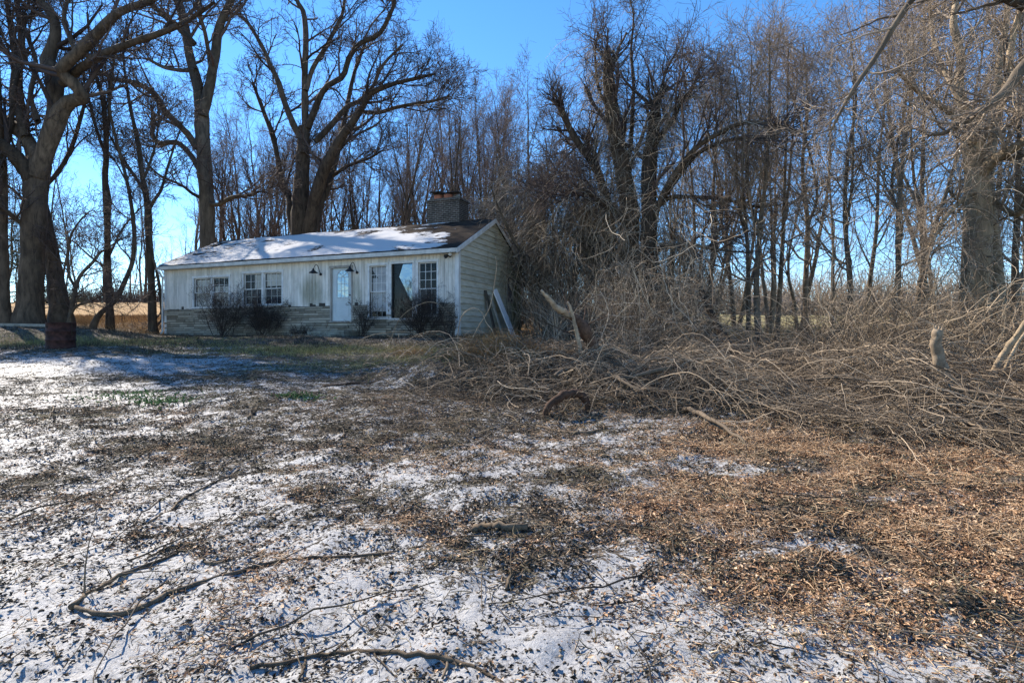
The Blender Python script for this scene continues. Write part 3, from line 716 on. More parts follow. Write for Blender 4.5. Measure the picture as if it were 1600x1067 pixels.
ds = MB(); ds.tube([(-.04, -.28, EAVE - .17), (-.04, -.2, EAVE - .3), (-.06, -.07, EAVE - .42), (-.06, -.07, .25), (-.06, -.16, .12)], .04, 8)
ds.build('downspout', M['trim'], house, True)
# doorsteps: a thing of their own
stp = empty('doorstep', (HL[0], HL[1], HBASE), HA); tag(stp, 'low mossy concrete doorstep of two treads in front of the pale door', 'doorstep')
MB().box((x0 - .25, -.95, -.25), (x1 + .35, -.05, .235)).build('upper_tread', M['concrete'], stp)
MB().box((x0 - .55, -1.5, -.3), (x1 + .2, -.952, .10)).build('lower_tread', M['concrete'], stp)
# boards against the gable end
def hw(lx, ly, lz):
    p = HL + HUX * lx + HUY * ly; return np.array([p[0], p[1], HBASE + lz])
def board(name, label, mat, foot, top, w, th, extra=None):
    foot = np.array(foot, float); top = np.array(top, float); d = top - foot; wv = np.array([0, 1, 0.0]); 
    wv = wv - d * (wv @ d) / (d @ d); wv = wv / np.linalg.norm(wv) * w / 2; nv = np.cross(d, wv); nv = nv / np.linalg.norm(nv) * th
    a = [foot - wv, foot + wv, top + wv, top - wv]
    pts = [hw(*q) for q in a] + [hw(*(q + nv)) for q in a]
    o0 = hw(*foot); mb = MB().hexa(np.array(pts) - o0); ob = mb.build(name, mat); ob.location = o0
    return tag(ob, label, 'board', 'boards leaning on the gable end')
board('leaning_board', 'wide white painted board leaning against the clapboard gable end', M['whiteboard'], (15.05, 3.25, 0), (14.40, 2.85, 1.85), .42, .04)
board('leaning_board', 'dark weathered board leaning on the gable end next to the white one', M['darkboard'], (14.8, 2.1, 0), (14.40, 2.0, 1.75), .18, .04)
board('leaning_board', 'narrow grey board leaning on the gable end between dark and white boards', M['greyrail'], (14.88, 2.6, 0), (14.40, 2.42, 1.62), .13, .04)

# ------------------------------------------------------------------ growth
def unit(v): return v / (np.linalg.norm(v, axis=-1, keepdims=True) + 1e-9)
def march(p0, d, L, n, wig=.15, up=0.0, curl=0.0):
    """polylines from starts p0 along d, wandering; up bends them up (or down), curl adds a steady bend"""
    B = len(p0); pts = np.zeros((B, n, 3)); pts[:, 0] = p0; d = unit(d)
    st = (np.broadcast_to(np.asarray(L, float), (B,)) / (n - 1))[:, None]
    cv = rng.normal(size=(B, 3)) * curl
    for i in range(1, n):
        d = d + rng.normal(size=(B, 3)) * wig + cv
        d[:, 2] += up
        d = unit(d); pts[:, i] = pts[:, i - 1] + d * st
    return pts
def grow(pp, pr, k, t=(.2, 1), ang=(25, 60), L=(1, 2), n=5, wig=.15, up=.05, rf=.6, rmax=9, rmin=.003, taper=.35, Lt=.5, curl=0.0):
    B, N = pr.shape
    bi = np.repeat(np.arange(B), k)
    tt = t[0] + (t[1] - t[0]) * ((np.tile(np.arange(k), B) + rng.random(B * k)) / k)
    f = tt * (N - 1); i = np.minimum(f.astype(int), N - 2); w = (f - i)[:, None]
    p0 = pp[bi, i] * (1 - w) + pp[bi, i + 1] * w
    tan = unit(pp[bi, i + 1] - pp[bi, i]); rr = pr[bi, i] * (1 - w[:, 0]) + pr[bi, i + 1] * w[:, 0]
    q = rng.normal(size=(B * k, 3)); q = unit(q - (q * tan).sum(1, keepdims=True) * tan)
    a = np.radians(U(ang[0], ang[1], B * k))[:, None]
    d = np.cos(a) * tan + np.sin(a) * q
    LL = U(L[0], L[1], B * k) * (1 - Lt * (tt - t[0]) / (t[1] - t[0] + 1e-9))
    pts = march(p0, d, LL, n, wig, up, curl)
    r0 = np.clip(rr * rf, rmin, rmax)
    rad = r0[:, None] * np.linspace(1, taper, n)[None]
    return pts, rad
def spline(pts, n):
    p = np.asarray(pts, float); m = len(p)
    if m == 2: 
        t = np.linspace(0, 1, n)[:, None]; return p[0] * (1 - t) + p[1] * t
    q = np.vstack([2 * p[0] - p[1], p, 2 * p[-1] - p[-2]])
    u = np.linspace(0, m - 1, n); i = np.minimum(u.astype(int), m - 2); t = (u - i)[:, None]
    a, b, c, d = q[i], q[i + 1], q[i + 2], q[i + 3]
    return .5 * (2 * b + (c - a) * t + (2 * a - 5 * b + 4 * c - d) * t ** 2 + (3 * b - a - 3 * c + d) * t ** 3)

def traced(limbs, Y0, n=26):
    """limbs: list of (list of (px,py,half width px), depth drift at the tip); returns stacked polylines and radii in metres"""
    PP, RR = [], []
    for lm, dr in limbs:
        m = len(lm); pts = []
        for i, (px, py, hw_) in enumerate(lm):
            Y = Y0 + dr * (i / (m - 1)) ** 1.2
            p = P(px, py, Y); pts.append([*p, hw_ / FPX * Y])
        s = spline(pts, n); PP.append(s[:, :3]); RR.append(np.maximum(s[:, 3], .01))
    return np.array(PP), np.array(RR)

def bumpy(pp, rr, amp):
    """knobbly radii and a little wander for trunks"""
    pp = pp + rng.normal(size=pp.shape) * rr[:, :, None] * amp * .6
    rr = rr * (1 + rng.normal(size=rr.shape) * amp)
    return pp, rr

def finish_tree(name, label, trunk, crown, mt, mc, cat='tree', group=None, vine=None, mv=None):
    allp = trunk[0][0]
    base = allp[0, 0].copy()
    root = empty(name, base); tag(root, label, cat, group)
    b = MB()
    for pp, rr, sd in trunk: b.tubes(pp - base, rr, sd)
    b.build('trunk', mt, root, True)
    c = MB()
    for pp, rr, sd in crown: c.tubes(pp - base, rr, sd)
    if c.n: c.build('crown', mc, root, True)
    if vine:
        b = MB()
        for pp, rr, sd in vine: b.tubes(pp - base, rr, sd)
        b.build('vine_cover', mv, root, True)
    return root

def root_fix(limb_p, limb_r, flare=1.35):
    """sink the first trunk's foot below the ground and flare it"""
    g = ground(limb_p[0, 0, 0], limb_p[0, 0, 1])
    n = limb_p.shape[1]
    dz = (g - .15) - limb_p[0, 0, 2]
    w = np.clip(1 - np.arange(n) / 6.0, 0, 1) ** 1.0
    limb_p[0, :, 2] += dz * w
    limb_r[0] *= 1 + (flare - 1) * np.clip(1 - np.arange(n) / 3.5, 0, 1) ** 2
    return limb_p, limb_r

def hero(name, label, limbs, Y0, mt='bark_dark', mc='twig_dark', L1=(1.6, 3.6), k=(8, 6, 5, 3), flare=1.35, t1=.25, up=.06, ang=(28, 62), first=True, vine=None, cat='tree', fine=1.0, fixroot=True):
    rm = max(.0035, .00027 * Y0)
    pp, rr = traced(limbs, Y0)
    if fixroot: pp, rr = root_fix(pp, rr, flare)
    pp, rr = bumpy(pp, rr, .045)
    src_p, src_r = (pp[1:], rr[1:]) if (len(pp) > 1 and first) else (pp, rr)
    a, ar = grow(src_p, src_r, k[0], (t1, 1), ang, L1, 9, .15, up, .45, .10, .012, .35, .35)
    b, br = grow(a, ar, k[1], (.15, 1), (25, 60), (L1[0] * .35, L1[1] * .5), 6, .16, up * .8, .6, .03, .007, .5, .4)
    tipb, tipr = grow(pp, rr, 4, (.8, 1), (15, 45), (L1[0] * .6, L1[1] * .7), 7, .15, up, .5, .04, .009, .4, .3)
    b2, b2r = grow(tipb, tipr, k[1], (.2, 1), (25, 55), (L1[0] * .3, L1[1] * .4), 5, .16, up, .6, .02, .006, .5, .4)
    c, cr = grow(b, br, k[2], (.1, 1), (25, 65), (.35 * fine, 1.0 * fine), 5, .2, .04, .6, .014, rm * 1.15, .6, .4)
    c2, c2r = grow(b2, b2r, k[2], (.1, 1), (25, 65), (.35 * fine, .9 * fine), 5, .2, .04, .6, .014, rm * 1.15, .6, .4)
    crown = [(a, ar, 5), (b, br, 4), (tipb, tipr, 4), (b2, b2r, 3), (c, cr, 3), (c2, c2r, 3)]
    if k[3]:
        e, er = grow(np.concatenate([c, c2]), np.concatenate([cr, c2r]), k[3], (.2, 1), (25, 65), (.15 * fine, .5 * fine), 4, .2, .03, .75, .010, rm, .7, .3)
        crown.append((e, er, 3))
    return finish_tree(name, label, [(pp, rr, 12)], crown, M[mt], M[mc], cat, None, vine, M['vine'] if vine else None)

# --- the gnarled old tree and its neighbours by the drive
hero('gnarled_tree', 'massive gnarled old tree with twisted limbs and a broken hollow limb by the rusty drum', [
    ([(45, 506, 20), (47, 470, 17.5), (50, 420, 17), (52, 367, 16.5), (55, 320, 16), (57, 285, 16), (60, 262, 17), (64, 238, 14)], 0.2),
    ([(58, 275, 14), (70, 240, 13), (82, 205, 12.5), (100, 166, 11.5), (122, 155, 10), (128, 150, 9.5), (117, 133, 9), (100, 118, 9), (96, 108, 9), (120, 85, 8.5), (150, 55, 8), (173, 31, 7), (195, 15, 6), (235, 2, 5), (275, -25, 3.5)], -1.5),
    ([(62, 262, 13), (74, 225, 12), (83, 190, 11.5), (87, 152, 11), (83, 118, 11.5), (74, 97, 10), (86, 62, 8), (84, 28, 6.5), (64, 3, 5.5), (48, -30, 4)], 1.0),
    ([(98, 130, 7), (112, 118, 7), (132, 103, 6.5), (157, 87, 6), (210, 66, 5.2), (262, 48, 4.5), (299, 29, 3.6), (335, 4, 2.5)], -2.5),
    ([(52, 283, 12), (35, 258, 11), (10, 232, 10), (-18, 218, 9), (-60, 190, 7)], -1.0),
    ([(60, 245, 10), (36, 212, 9.5), (8, 190, 9), (-25, 170, 8), (-60, 120, 6)], 1.5),
    ([(40, 215, 6), (30, 180, 5.5), (20, 150, 5), (24, 100, 4.4), (18, 50, 4), (8, -10, 3)], 2.0),
    ([(60, 190, 4), (48, 150, 3.6), (56, 100, 3.2), (44, 60, 3), (30, 20, 2.4)], 3.0),
    ([(122, 90, 4), (110, 60, 3.6), (100, 30, 3.2), (108, -10, 2.4)], 1.0),
    ([(48, 352, 4), (28, 345, 3.5), (10, 330, 3), (-10, 326, 2)], -1)], 23.0,
     L1=(1.6, 3.8), k=(8, 6, 4, 3), flare=1.5)
hero('leaning_tree', 'dark leaning trunk with a torn reddish scar behind the gnarled old tree', [
    ([(98, 508, 14), (92, 470, 13), (86, 430, 11.5), (79, 390, 10.5), (71, 345, 9), (60, 300, 8), (50, 250, 7.5), (36, 190, 6.5), (28, 130, 5.5), (34, 70, 4.5), (26, 0, 3.5), (20, -60, 2.5)], 1.5),
    ([(60, 300, 4), (90, 270, 3.4), (112, 230, 3), (130, 170, 2.4), (142, 120, 1.8)], 1.5)], 24.2, L1=(1.5, 3.2), k=(8, 5, 4, 3), first=False, t1=.35)
hero('dark_tree', 'dark thick trunk at the edge of the yard beside the low rail', [
    ([(4, 500, 10), (3, 420, 9), (2, 330, 8.5), (0, 250, 8), (-6, 150, 7), (-10, 50, 6), (-16, -60, 4)], 1.0),
    ([(0, 260, 4.5), (16, 200, 4), (22, 140, 3.4), (34, 80, 3), (38, 20, 2.4)], 2.0)], 22.6, L1=(1.5, 3.4), k=(8, 5, 4, 3), first=False, t1=.3)
hero('slim_tree', 'slim straight tree with a swollen loop in its stem standing before the golden field', [
    ([(172, 508, 5.2), (171, 460, 4.8), (169, 420, 4.6), (168, 370, 4.2), (168, 335, 5.0), (167, 305, 5.6), (164, 280, 4.4), (166, 240, 4.0), (165, 200, 3.4), (160, 150, 3.0), (150, 120, 2.4), (140, 60, 1.8), (136, 20, 1.2)], 1.0),
    ([(166, 230, 2.4), (170, 190, 2.2), (172, 150, 2), (176, 110, 1.6), (184, 60, 1.1)], -1.0),
    ([(167, 250, 2.4), (150, 200, 2.2), (140, 160, 2), (132, 130, 1.6), (128, 90, 1.1)], 1.0),
    ([(171, 400, 1.6), (190, 360, 1.4), (215, 330, 1.1), (232, 315, .8)], -.6),
    ([(169, 420, 1.6), (140, 400, 1.3), (118, 380, 1.0), (100, 370, .8)], .6)], 25.0, L1=(1.0, 2.4), k=(9, 5, 4, 2), t1=.2)
hero('crooked_tree', 'thin crooked tree curving out of the ground beside the slim straight one', [
    ([(143, 504, 4.5), (152, 486, 4.2), (168, 476, 4.0), (180, 470, 3.8), (195, 440, 3.6), (207, 410, 3.2), (210, 380, 3.0), (208, 340, 2.8), (200, 290, 2.5), (190, 250, 2.2), (178, 205, 2.0), (170, 160, 1.6), (172, 110, 1.1)], .5),
    ([(205, 300, 1.5), (190, 270, 1.3), (178, 250, 1.1), (160, 230, .8)], 1)], 24.0, L1=(.9, 2.0), k=(9, 5, 4, 2), first=False, t1=.35)
hero('slim_tree', 'slim reddish-barked forked tree standing near the corner with the downspout', [
    ([(240, 508, 6.5), (238, 470, 5.8), (236, 420, 5.4), (233, 378, 5.2), (231, 325, 5.0), (227, 300, 4.4), (223, 278, 3.8), (215, 220, 3.2), (206, 180, 2.6), (196, 120, 2.0), (190, 60, 1.2)], 1.0),
    ([(232, 330, 2.6), (242, 312, 2.4), (252, 296, 2.2), (262, 262, 1.9), (272, 230, 1.5), (286, 190, 1.0)], -1.0),
    ([(229, 305, 2.4), (210, 275, 2.2), (190, 245, 1.9), (176, 220, 1.5), (160, 190, 1.0)], .8),
    ([(224, 282, 2.0), (236, 250, 1.8), (244, 220, 1.5), (250, 170, 1.1)], .8),
    ([(238, 400, 1.7), (248, 440, 2.2), (255, 500, 3)], .3)], 25.5, mt='bark_mid', L1=(1.0, 2.4), k=(9, 5, 4, 2), t1=.25)
hero('bent_sapling', 'dark bent sapling forking low behind the rusty drum', [
    ([(107, 508, 3.6), (112, 480, 3.2), (118, 452, 2.8), (126, 430, 2.6), (145, 410, 2.4), (156, 395, 2.0), (168, 388, 1.4), (190, 372, 1.0)], .4),
    ([(118, 450, 2.2), (108, 430, 2.0), (106, 400, 1.9), (110, 370, 1.6), (125, 345, 1.2), (140, 330, .8)], -.4),
    ([(108, 500, 2.2), (118, 480, 2.0), (140, 470, 1.6), (160, 462, 1.1)], -.6)], 23.4, L1=(.7, 1.8), k=(8, 5, 4, 2), first=False, t1=.2, up=.02)

# --- big trees right behind the house
hero('tall_tree', 'tall straight tree with one twisting side limb behind the low end of the cottage roof', [
    ([(327, 505, 13), (326, 440, 12), (325, 388, 11.5), (323, 315, 11), (319, 250, 10.8), (316, 200, 10.5), (315, 170, 10), (313, 150, 8)], .3),
    ([(315, 175, 9), (308, 130, 7.8), (297, 90, 7), (289, 42, 6.6), (278, 0, 6), (268, -50, 4.5), (262, -110, 3)], 1.5),
    ([(316, 180, 9), (326, 142, 7.6), (335, 95, 7), (343, 42, 6.4), (361, 0, 5.4), (372, -50, 4), (380, -110, 2.6)], -1.5),
    ([(308, 232, 5.4), (295, 212, 5), (284, 200, 4.8), (258, 174, 4.6), (242, 148, 4.3), (212, 130, 3.8), (175, 123, 3.0), (148, 106, 1.8)], -2.5),
    ([(311, 264, 4.4), (296, 240, 4), (276, 223, 3.9), (250, 224, 3.7), (238, 210, 3.4), (241, 192, 3), (236, 165, 2)], 1.5),
    ([(318, 315, 3.6), (340, 320, 3.4), (362, 309, 3.2), (392, 305, 2.4), (404, 300, 1.6)], -1.0),
    ([(318, 312, 2.8), (300, 302, 2.4), (284, 290, 2.1), (248, 273, 1.7), (226, 250, 1.2)], -1.5),
    ([(304, 70, 5), (280, 45, 4.4), (262, 30, 4), (235, 5, 3.4), (215, -30, 2.4)], -1.0),
    ([(306, 110, 3.4), (280, 110, 3), (255, 105, 2.6), (230, 92, 2)], 2),
    ([(331, 118, 3.4), (322, 60, 3), (312, 20, 2.6), (306, -30, 2)], -3)], 32.0, mt='bark_mid', L1=(1.8, 4.0), k=(8, 6, 5, 3), t1=.25)
hero('many_stemmed_tree', 'huge spreading tree of several dark stems rising behind the middle of the cottage roof', [
    ([(471, 505, 17), (470, 420, 15), (468, 356, 13), (470, 300, 12), (473, 250, 10.5), (475, 200, 9)], .3),
    ([(475, 240, 7), (477, 190, 5.6), (476, 120, 5.0), (478, 60, 4.4), (474, 20, 3.8), (464, 0, 3.2), (456, -50, 2.4)], 1.0),
    ([(476, 380, 11), (484, 345, 9.5), (494, 302, 9), (508, 262, 8.6), (525, 231, 8), (536, 212, 7), (550, 192, 6), (566, 168, 5), (580, 146, 4.2), (610, 133, 3.5), (645, 124, 2.6), (680, 116, 1.6)], -3.0),
    ([(474, 225, 5.4), (460, 198, 4.8), (446, 164, 4.4), (433, 124, 4), (421, 100, 3.5), (415, 84, 3.2), (390, 40, 2.6), (368, 20, 2)], 1.5),
    ([(481, 200, 5.4), (492, 171, 5), (508, 138, 4.6), (535, 120, 4.3), (546, 90, 4), (563, 68, 3.8), (592, 54, 3.5), (610, 22, 3), (617, 0, 2.6), (625, -50, 1.8)], -1.5),
    ([(478, 142, 4.2), (489, 107, 3.6), (510, 72, 3.2), (524, 46, 3), (535, 22, 2.6), (540, -10, 2.1), (550, -60, 1.4)], 2.0),
    ([(492, 222, 5), (514, 200, 4.4), (542, 168, 3.9), (563, 157, 3.4), (582, 136, 2.8), (600, 100, 2.3), (630, 70, 1.6)], 2.0),
    ([(563, 175, 3.2), (592, 176, 3), (620, 168, 2.7), (652, 162, 2.4), (678, 158, 2), (702, 150, 1.3)], -2.0),
    ([(520, 275, 3), (536, 264, 2.7), (550, 257, 2.4), (578, 247, 1.8), (596, 236, 1.2)], -1.5),
    ([(470, 390, 9), (455, 340, 6.5), (452, 310, 5.5), (440, 280, 4.6), (428, 220, 3.8), (410, 170, 3), (395, 130, 2.2)], 3.0),
    ([(478, 390, 9), (496, 330, 7), (512, 290, 6), (524, 250, 5), (536, 200, 4), (552, 120, 3), (570, 70, 2)], 4.0)], 34.0, L1=(2.0, 4.4), k=(9, 7, 5, 3), t1=.2)

# --- vine-laden wreck right of the house
def shag(src_p, src_r, k, L, n=8, wig=.18, drop=-.28, out=1.0, rad=(.004, .010)):
    """vines hanging off the given limbs"""
    B, N = src_r.shape
    bi = rng.integers(0, B, k); f = rng.random(k) * (N - 1.01); i = f.astype(int); w = (f - i)[:, None]
    p = src_p[bi, i] * (1 - w) + src_p[bi, i + 1] * w
    r = src_r[bi, i][:, None]
    q = unit(rng.normal(size=(k, 3)) * [1, 1, .5])
    p0 = p + q * r * U(.9, 1.5, (k, 1))
    d = q * out + [0, 0, .2]
    pts = march(p0, d, U(L[0], L[1], k), n, wig, drop)
    rad_ = U(rad[0], rad[1], k)[:, None] * np.linspace(1, .5, n)
    return pts, rad_

TA = [([(980, 500, 18), (983, 440, 16), (984, 390, 14.5), (984, 338, 14), (980, 300, 13.5), (976, 281, 13), (969, 245, 12.5), (965, 225, 12.4), (959, 190, 12), (956, 169, 11.6), (952, 130, 10), (950, 105, 7), (949, 82, 5.5)], .2),
      ([(975, 275, 4), (985, 230, 3.6), (988, 180, 3.2), (990, 130, 2.6), (986, 80, 2), (990, 30, 1.4), (985, 0, .8)], .8),
      ([(978, 350, 6), (960, 330, 5.5), (940, 316, 5), (915, 300, 4), (896, 298, 3)], -1),
      ([(962, 210, 3), (950, 170, 2.6), (936, 140, 2.2), (930, 90, 1.7), (934, 50, 1.2)], 1)]
pp, rr = traced(TA, 21.0)
sv = [(*shag(pp[:1], rr[:1], 1900, (.3, 1.3), out=.5), 3), (*shag(pp[1:], rr[1:], 500, (.5, 2.4)), 3)]
hero('vine_clad_snag', 'tall broken-topped dark trunk shaggy with hanging vines at the centre of the thicket', TA, 21.0, L1=(1.2, 3.0), k=(8, 5, 4, 2), vine=sv, first=False, t1=.35, up=.08, ang=(15, 50))
TB = [([(1012, 500, 15), (1013, 430, 13.5), (1014, 338, 12), (1014, 262, 11), (1017, 230, 10.4), (1021, 206, 9.6), (1025, 161, 7), (1040, 135, 5)], .2),
      ([(1016, 240, 5), (1030, 215, 4.6), (1050, 190, 4), (1062, 165, 3), (1080, 140, 2)], -1.0),
      ([(1016, 350, 6), (1030, 318, 5.5), (1045, 288, 5), (1062, 262, 4.6), (1090, 229, 4), (1125, 208, 3.6), (1160, 193, 3.2), (1200, 194, 2.8), (1250, 206, 2)], -2.5),
      ([(1018, 340, 4.5), (1050, 290, 4), (1085, 245, 3.6), (1120, 225, 3.2), (1165, 215, 2.8), (1215, 216, 2)], 1.0),
      ([(1016, 330, 4), (1045, 310, 3.6), (1080, 308, 3), (1130, 312, 2.5), (1190, 325, 1.6)], 1.5),
      ([(1014, 395, 3.6), (1040, 384, 3.4), (1075, 382, 3), (1110, 388, 2.4), (1150, 394, 1.6)], -2.0),
      ([(1022, 200, 2.6), (1030, 150, 2.2), (1042, 110, 1.8), (1060, 75, 1.2)], 1.0)]
pp, rr = traced(TB, 20.0)
sv = [(*shag(pp[:2], rr[:2], 900, (.4, 1.6), out=.5), 3), (*shag(pp[2:], rr[2:], 700, (.5, 2.2)), 3)]
hero('vine_clad_tree', 'vine-clad dark tree with a long limb arching away over the brambles', TB, 20.0, L1=(1.2, 3.2), k=(7, 5, 4, 2), vine=sv, first=False, t1=.3, up=.05)
hero('dead_snag', 'slanting dead snag with a blunt top beside the vine-draped trees', [
    ([(962, 480, 8), (958, 400, 7), (952, 330, 6.5), (940, 285, 6.2), (930, 262, 6), (912, 236, 5.6), (896, 212, 5.2), (882, 184, 5), (871, 158, 4.2)], -.5),
    ([(905, 225, 1.6), (890, 240, 1.4), (870, 262, 1.0), (860, 290, .7)], -.6)], 22.0, L1=(.9, 2.2), k=(14, 6, 4, 2), first=False, t1=.3, flare=1.1)

def draped(label, px, Y, top, hwid, k, seed_l):
    """small tree buried under a dome of hanging vines"""
    X = (px - CX) / FPX * Y; g = float(ground(X, Y)); zt = CAMZ + (HY - top) / FPX * Y; H = zt - g; W = hwid / FPX * Y
    base = np.array([X, Y, g - .15])
    tr_ = march(np.repeat(base[None], 4, 0) + rng.normal(size=(4, 3)) * [.25, .25, 0], rng.normal(size=(4, 3)) * [.35, .35, 0] + [0, 0, 1.2], U(H * .7, H * .95, 4), 14, .10, .02)
    rr_ = np.linspace(.13, .03, 14)[None] * U(.7, 1.2, (4, 1))
    l1, l1r = grow(tr_, rr_, 9, (.3, 1), (30, 75), (H * .15, H * .3), 8, .2, .0, .5, .05, .012)
    l2, l2r = grow(l1, l1r, 7, (.1, 1), (30, 70), (.6, 1.8), 6, .22, -.02, .5, .02, .006)
    # dome points
    n = k; a = U(0, 2 * np.pi, n); e = np.arccos(U(0.0, 1, n)); rr0 = U(.55, 1.0, n) ** .5
    lump = 1 + .35 * fbm(a * 1.5 + px, e * 2.2, 2)
    p0 = np.stack([X + W * rr0 * lump * np.sin(e) * np.cos(a), Y + W * rr0 * lump * np.sin(e) * np.sin(a), g + H * .32 + H * .68 * rr0 * lump * np.cos(e)], 1)
    p0[:, 2] = np.maximum(p0[:, 2], g + .3)
    L = np.minimum(U(.5, 3.2, n), p0[:, 2] - g + .2)
    d = np.stack([np.cos(a) * .9, np.sin(a) * .9, U(-.4, .6, n)], 1)
    v1 = march(p0, d, L, 10, .24, -.24, .05); r1 = U(.004, .010, n)[:, None] * np.linspace(1, .6, 10)
    n2 = n // 2; pk = p0[rng.integers(0, n, n2)]
    v2 = march(pk, rng.normal(size=(n2, 3)), U(.4, 1.4, n2), 8, .38, -.06, .18); r2 = U(.003, .008, n2)[:, None] * np.ones((1, 8))
    return finish_tree('vine_draped_tree', label, [(tr_, rr_, 8), (l1, l1r, 5)], [(l2, l2r, 3)], M['bark_mid'], M['twig_sunlit'], 'tree', 'trees buried in vines beside the cottage', [(v1, r1, 3), (v2, r2, 3)], M['vine'])
draped('small tree wholly buried in a curtain of vines right behind the clapboard gable end', 800, 27.8, 258, 40, 1900, 1)
draped('broad tan dome of hanging vines over a small tree beside the gable end', 876, 24.5, 228, 50, 3000, 2)
draped('vine-buried tree between the tan dome and the broken-topped trunk', 915, 23.0, 285, 46, 1300, 3)
draped('low vine-buried tree at the feet of the vine-clad dark trunks', 1035, 22.5, 330, 46, 900, 4)

# --- right hand trees
def pole_tree(label, px, pyb, Y, top, hw_, lean=0, k=(17, 6, 4, 2), mt='bark_grey', mc='twig_sunlit', L1=(1.3, 3.6), name='slender_tree', group=None, fork=True):
    n = 6; pts = []
    for i in range(n):
        t = i / (n - 1); pts.append((px + lean * t + U(-9, 9) * (t > 0), pyb + (top - pyb) * t, hw_ * (1 - .8 * t)))
    limbs = [(pts, U(-1, 1))]
    if fork:
        a = pts[2]; limbs.append(([(a[0], a[1], hw_ * .5), (a[0] + U(8, 20) * rng.choice([-1, 1]), a[1] - 70, hw_ * .4), (a[0] + U(10, 40) * rng.choice([-1, 1]), top + 30, .8)], U(-1.5, 1.5)))
    return hero(name, label, limbs, Y, mt, mc, L1, k, 1.2, .22, .05, (28, 75), False)
pole_tree('straight slender tree with smooth pale lower trunk standing in the gap before the field', 1189, 560, 19.5, 55, 5.4, 8)
pole_tree('pair-stemmed slender tree just left of the straight one in the gap before the field', 1168, 552, 20.5, 110, 4.2, -14)
pole_tree('thin tree with low side branches between the arching limb and the straight slender tree', 1108, 548, 23, 130, 4, 12)
pole_tree('thin tree in front of the far white house', 1212, 552, 21.5, 75, 4.2, 22)
pole_tree('slender tree growing behind the brambles with purplish twigs', 1262, 545, 24, 70, 5, -8)
lt_ = pole_tree('slender tree with brown clinging leaves above the brambles', 1325, 548, 18.5, 60, 5, 10)
n = 1100; cen = np.array([P(px_, py_, 18.2) for px_, py_ in ((1330, 240), (1375, 225), (1400, 215), (1350, 300), (1300, 330), (1380, 270))])[rng.integers(0, 6, n)]
c = cen + rng.normal(size=(n, 3)) * [.55, .5, .30]; u = unit(rng.normal(size=(n, 3)) + [0, 0, -.8]) * U(.03, .06, (n, 1)); w_ = unit(np.cross(u, rng.normal(size=(n, 3)))) * U(.012, .025, (n, 1))
MB().add(np.stack([c - u, c + w_, c + u, c - w_], 1).reshape(-1, 3) - np.array(lt_.location), np.arange(n * 4).reshape(n, 4), tint=np.repeat(rng.random(n) * .7, 4)).build('clinging_leaves', M['leaf'], lt_)
pole_tree('slender tree leaning over the thicket toward the big pale trunk', 1388, 550, 17.5, 20, 5.5, 45)
pole_tree('dark slender tree standing just left of the big pale trunk', 1440, 560, 19.5, -20, 5, 10, mt='bark_dark')
pole_tree('dark slender tree right of the second pale trunk at the picture edge', 1596, 560, 17.5, -40, 6, -12, mt='bark_dark')
TP = [([(1522, 560, 26), (1523, 500, 22), (1526, 430, 19), (1529, 390, 18), (1530, 340, 17), (1528, 290, 16.5), (1524, 250, 15.5), (1520, 215, 15), (1516, 185, 12)], .2),
      ([(1520, 225, 9), (1510, 180, 8), (1498, 140, 7), (1502, 90, 6), (1490, 40, 5), (1496, -20, 4), (1490, -90, 2.6)], 1.0),
      ([(1526, 235, 8), (1545, 195, 7), (1562, 170, 6.2), (1575, 120, 5.4), (1582, 60, 4.6), (1600, 0, 3.6)], -1.0),
      ([(1532, 275, 9), (1548, 255, 8), (1570, 240, 7.5), (1600, 222, 7), (1640, 200, 6)], -1.5),
      ([(1512, 205, 5), (1488, 180, 4.4), (1462, 160, 4), (1430, 140, 3), (1400, 110, 2)], -1.5),
      ([(1520, 300, 4), (1495, 320, 3.5), (1470, 350, 3), (1450, 390, 2)], -1.5),
      ([(1505, 170, 4), (1480, 120, 3.4), (1460, 70, 3), (1452, 10, 2.2)], 2.0)]
pp, rr = traced(TP, 14.5)
sv = [(*shag(pp[:1], rr[:1], 450, (.4, 1.8), out=.4, drop=-.2), 3), (*shag(pp[1:], rr[1:], 400, (.4, 1.8)), 3)]
hero('pale_trunk_tree', 'big tree with sunlit-tan bark colour wound with vines standing in the brush', TP, 14.5, 'bark_sunlit', 'twig_sunlit', (.9, 2.2), (8, 6, 4, 3), vine=sv, t1=.2, fine=.8)
hero('pale_trunk_tree', 'second tree with sunlit-tan bark colour close beside the vine-wound one, thinner and smoother', [
    ([(1564, 560, 13), (1562, 500, 11), (1558, 440, 10), (1553, 390, 9.5), (1548, 340, 9), (1543, 290, 8), (1548, 240, 7), (1556, 180, 6), (1560, 110, 5), (1572, 40, 4), (1580, -50, 2.6)], .6),
    ([(1546, 310, 5), (1568, 325, 4.8), (1585, 335, 4.6), (1600, 328, 4), (1620, 300, 3)], -1.0)], 15.2, 'bark_sunlit', 'twig_sunlit', (.9, 2.2), (8, 5, 4, 3), first=False, t1=.3, fine=.8)
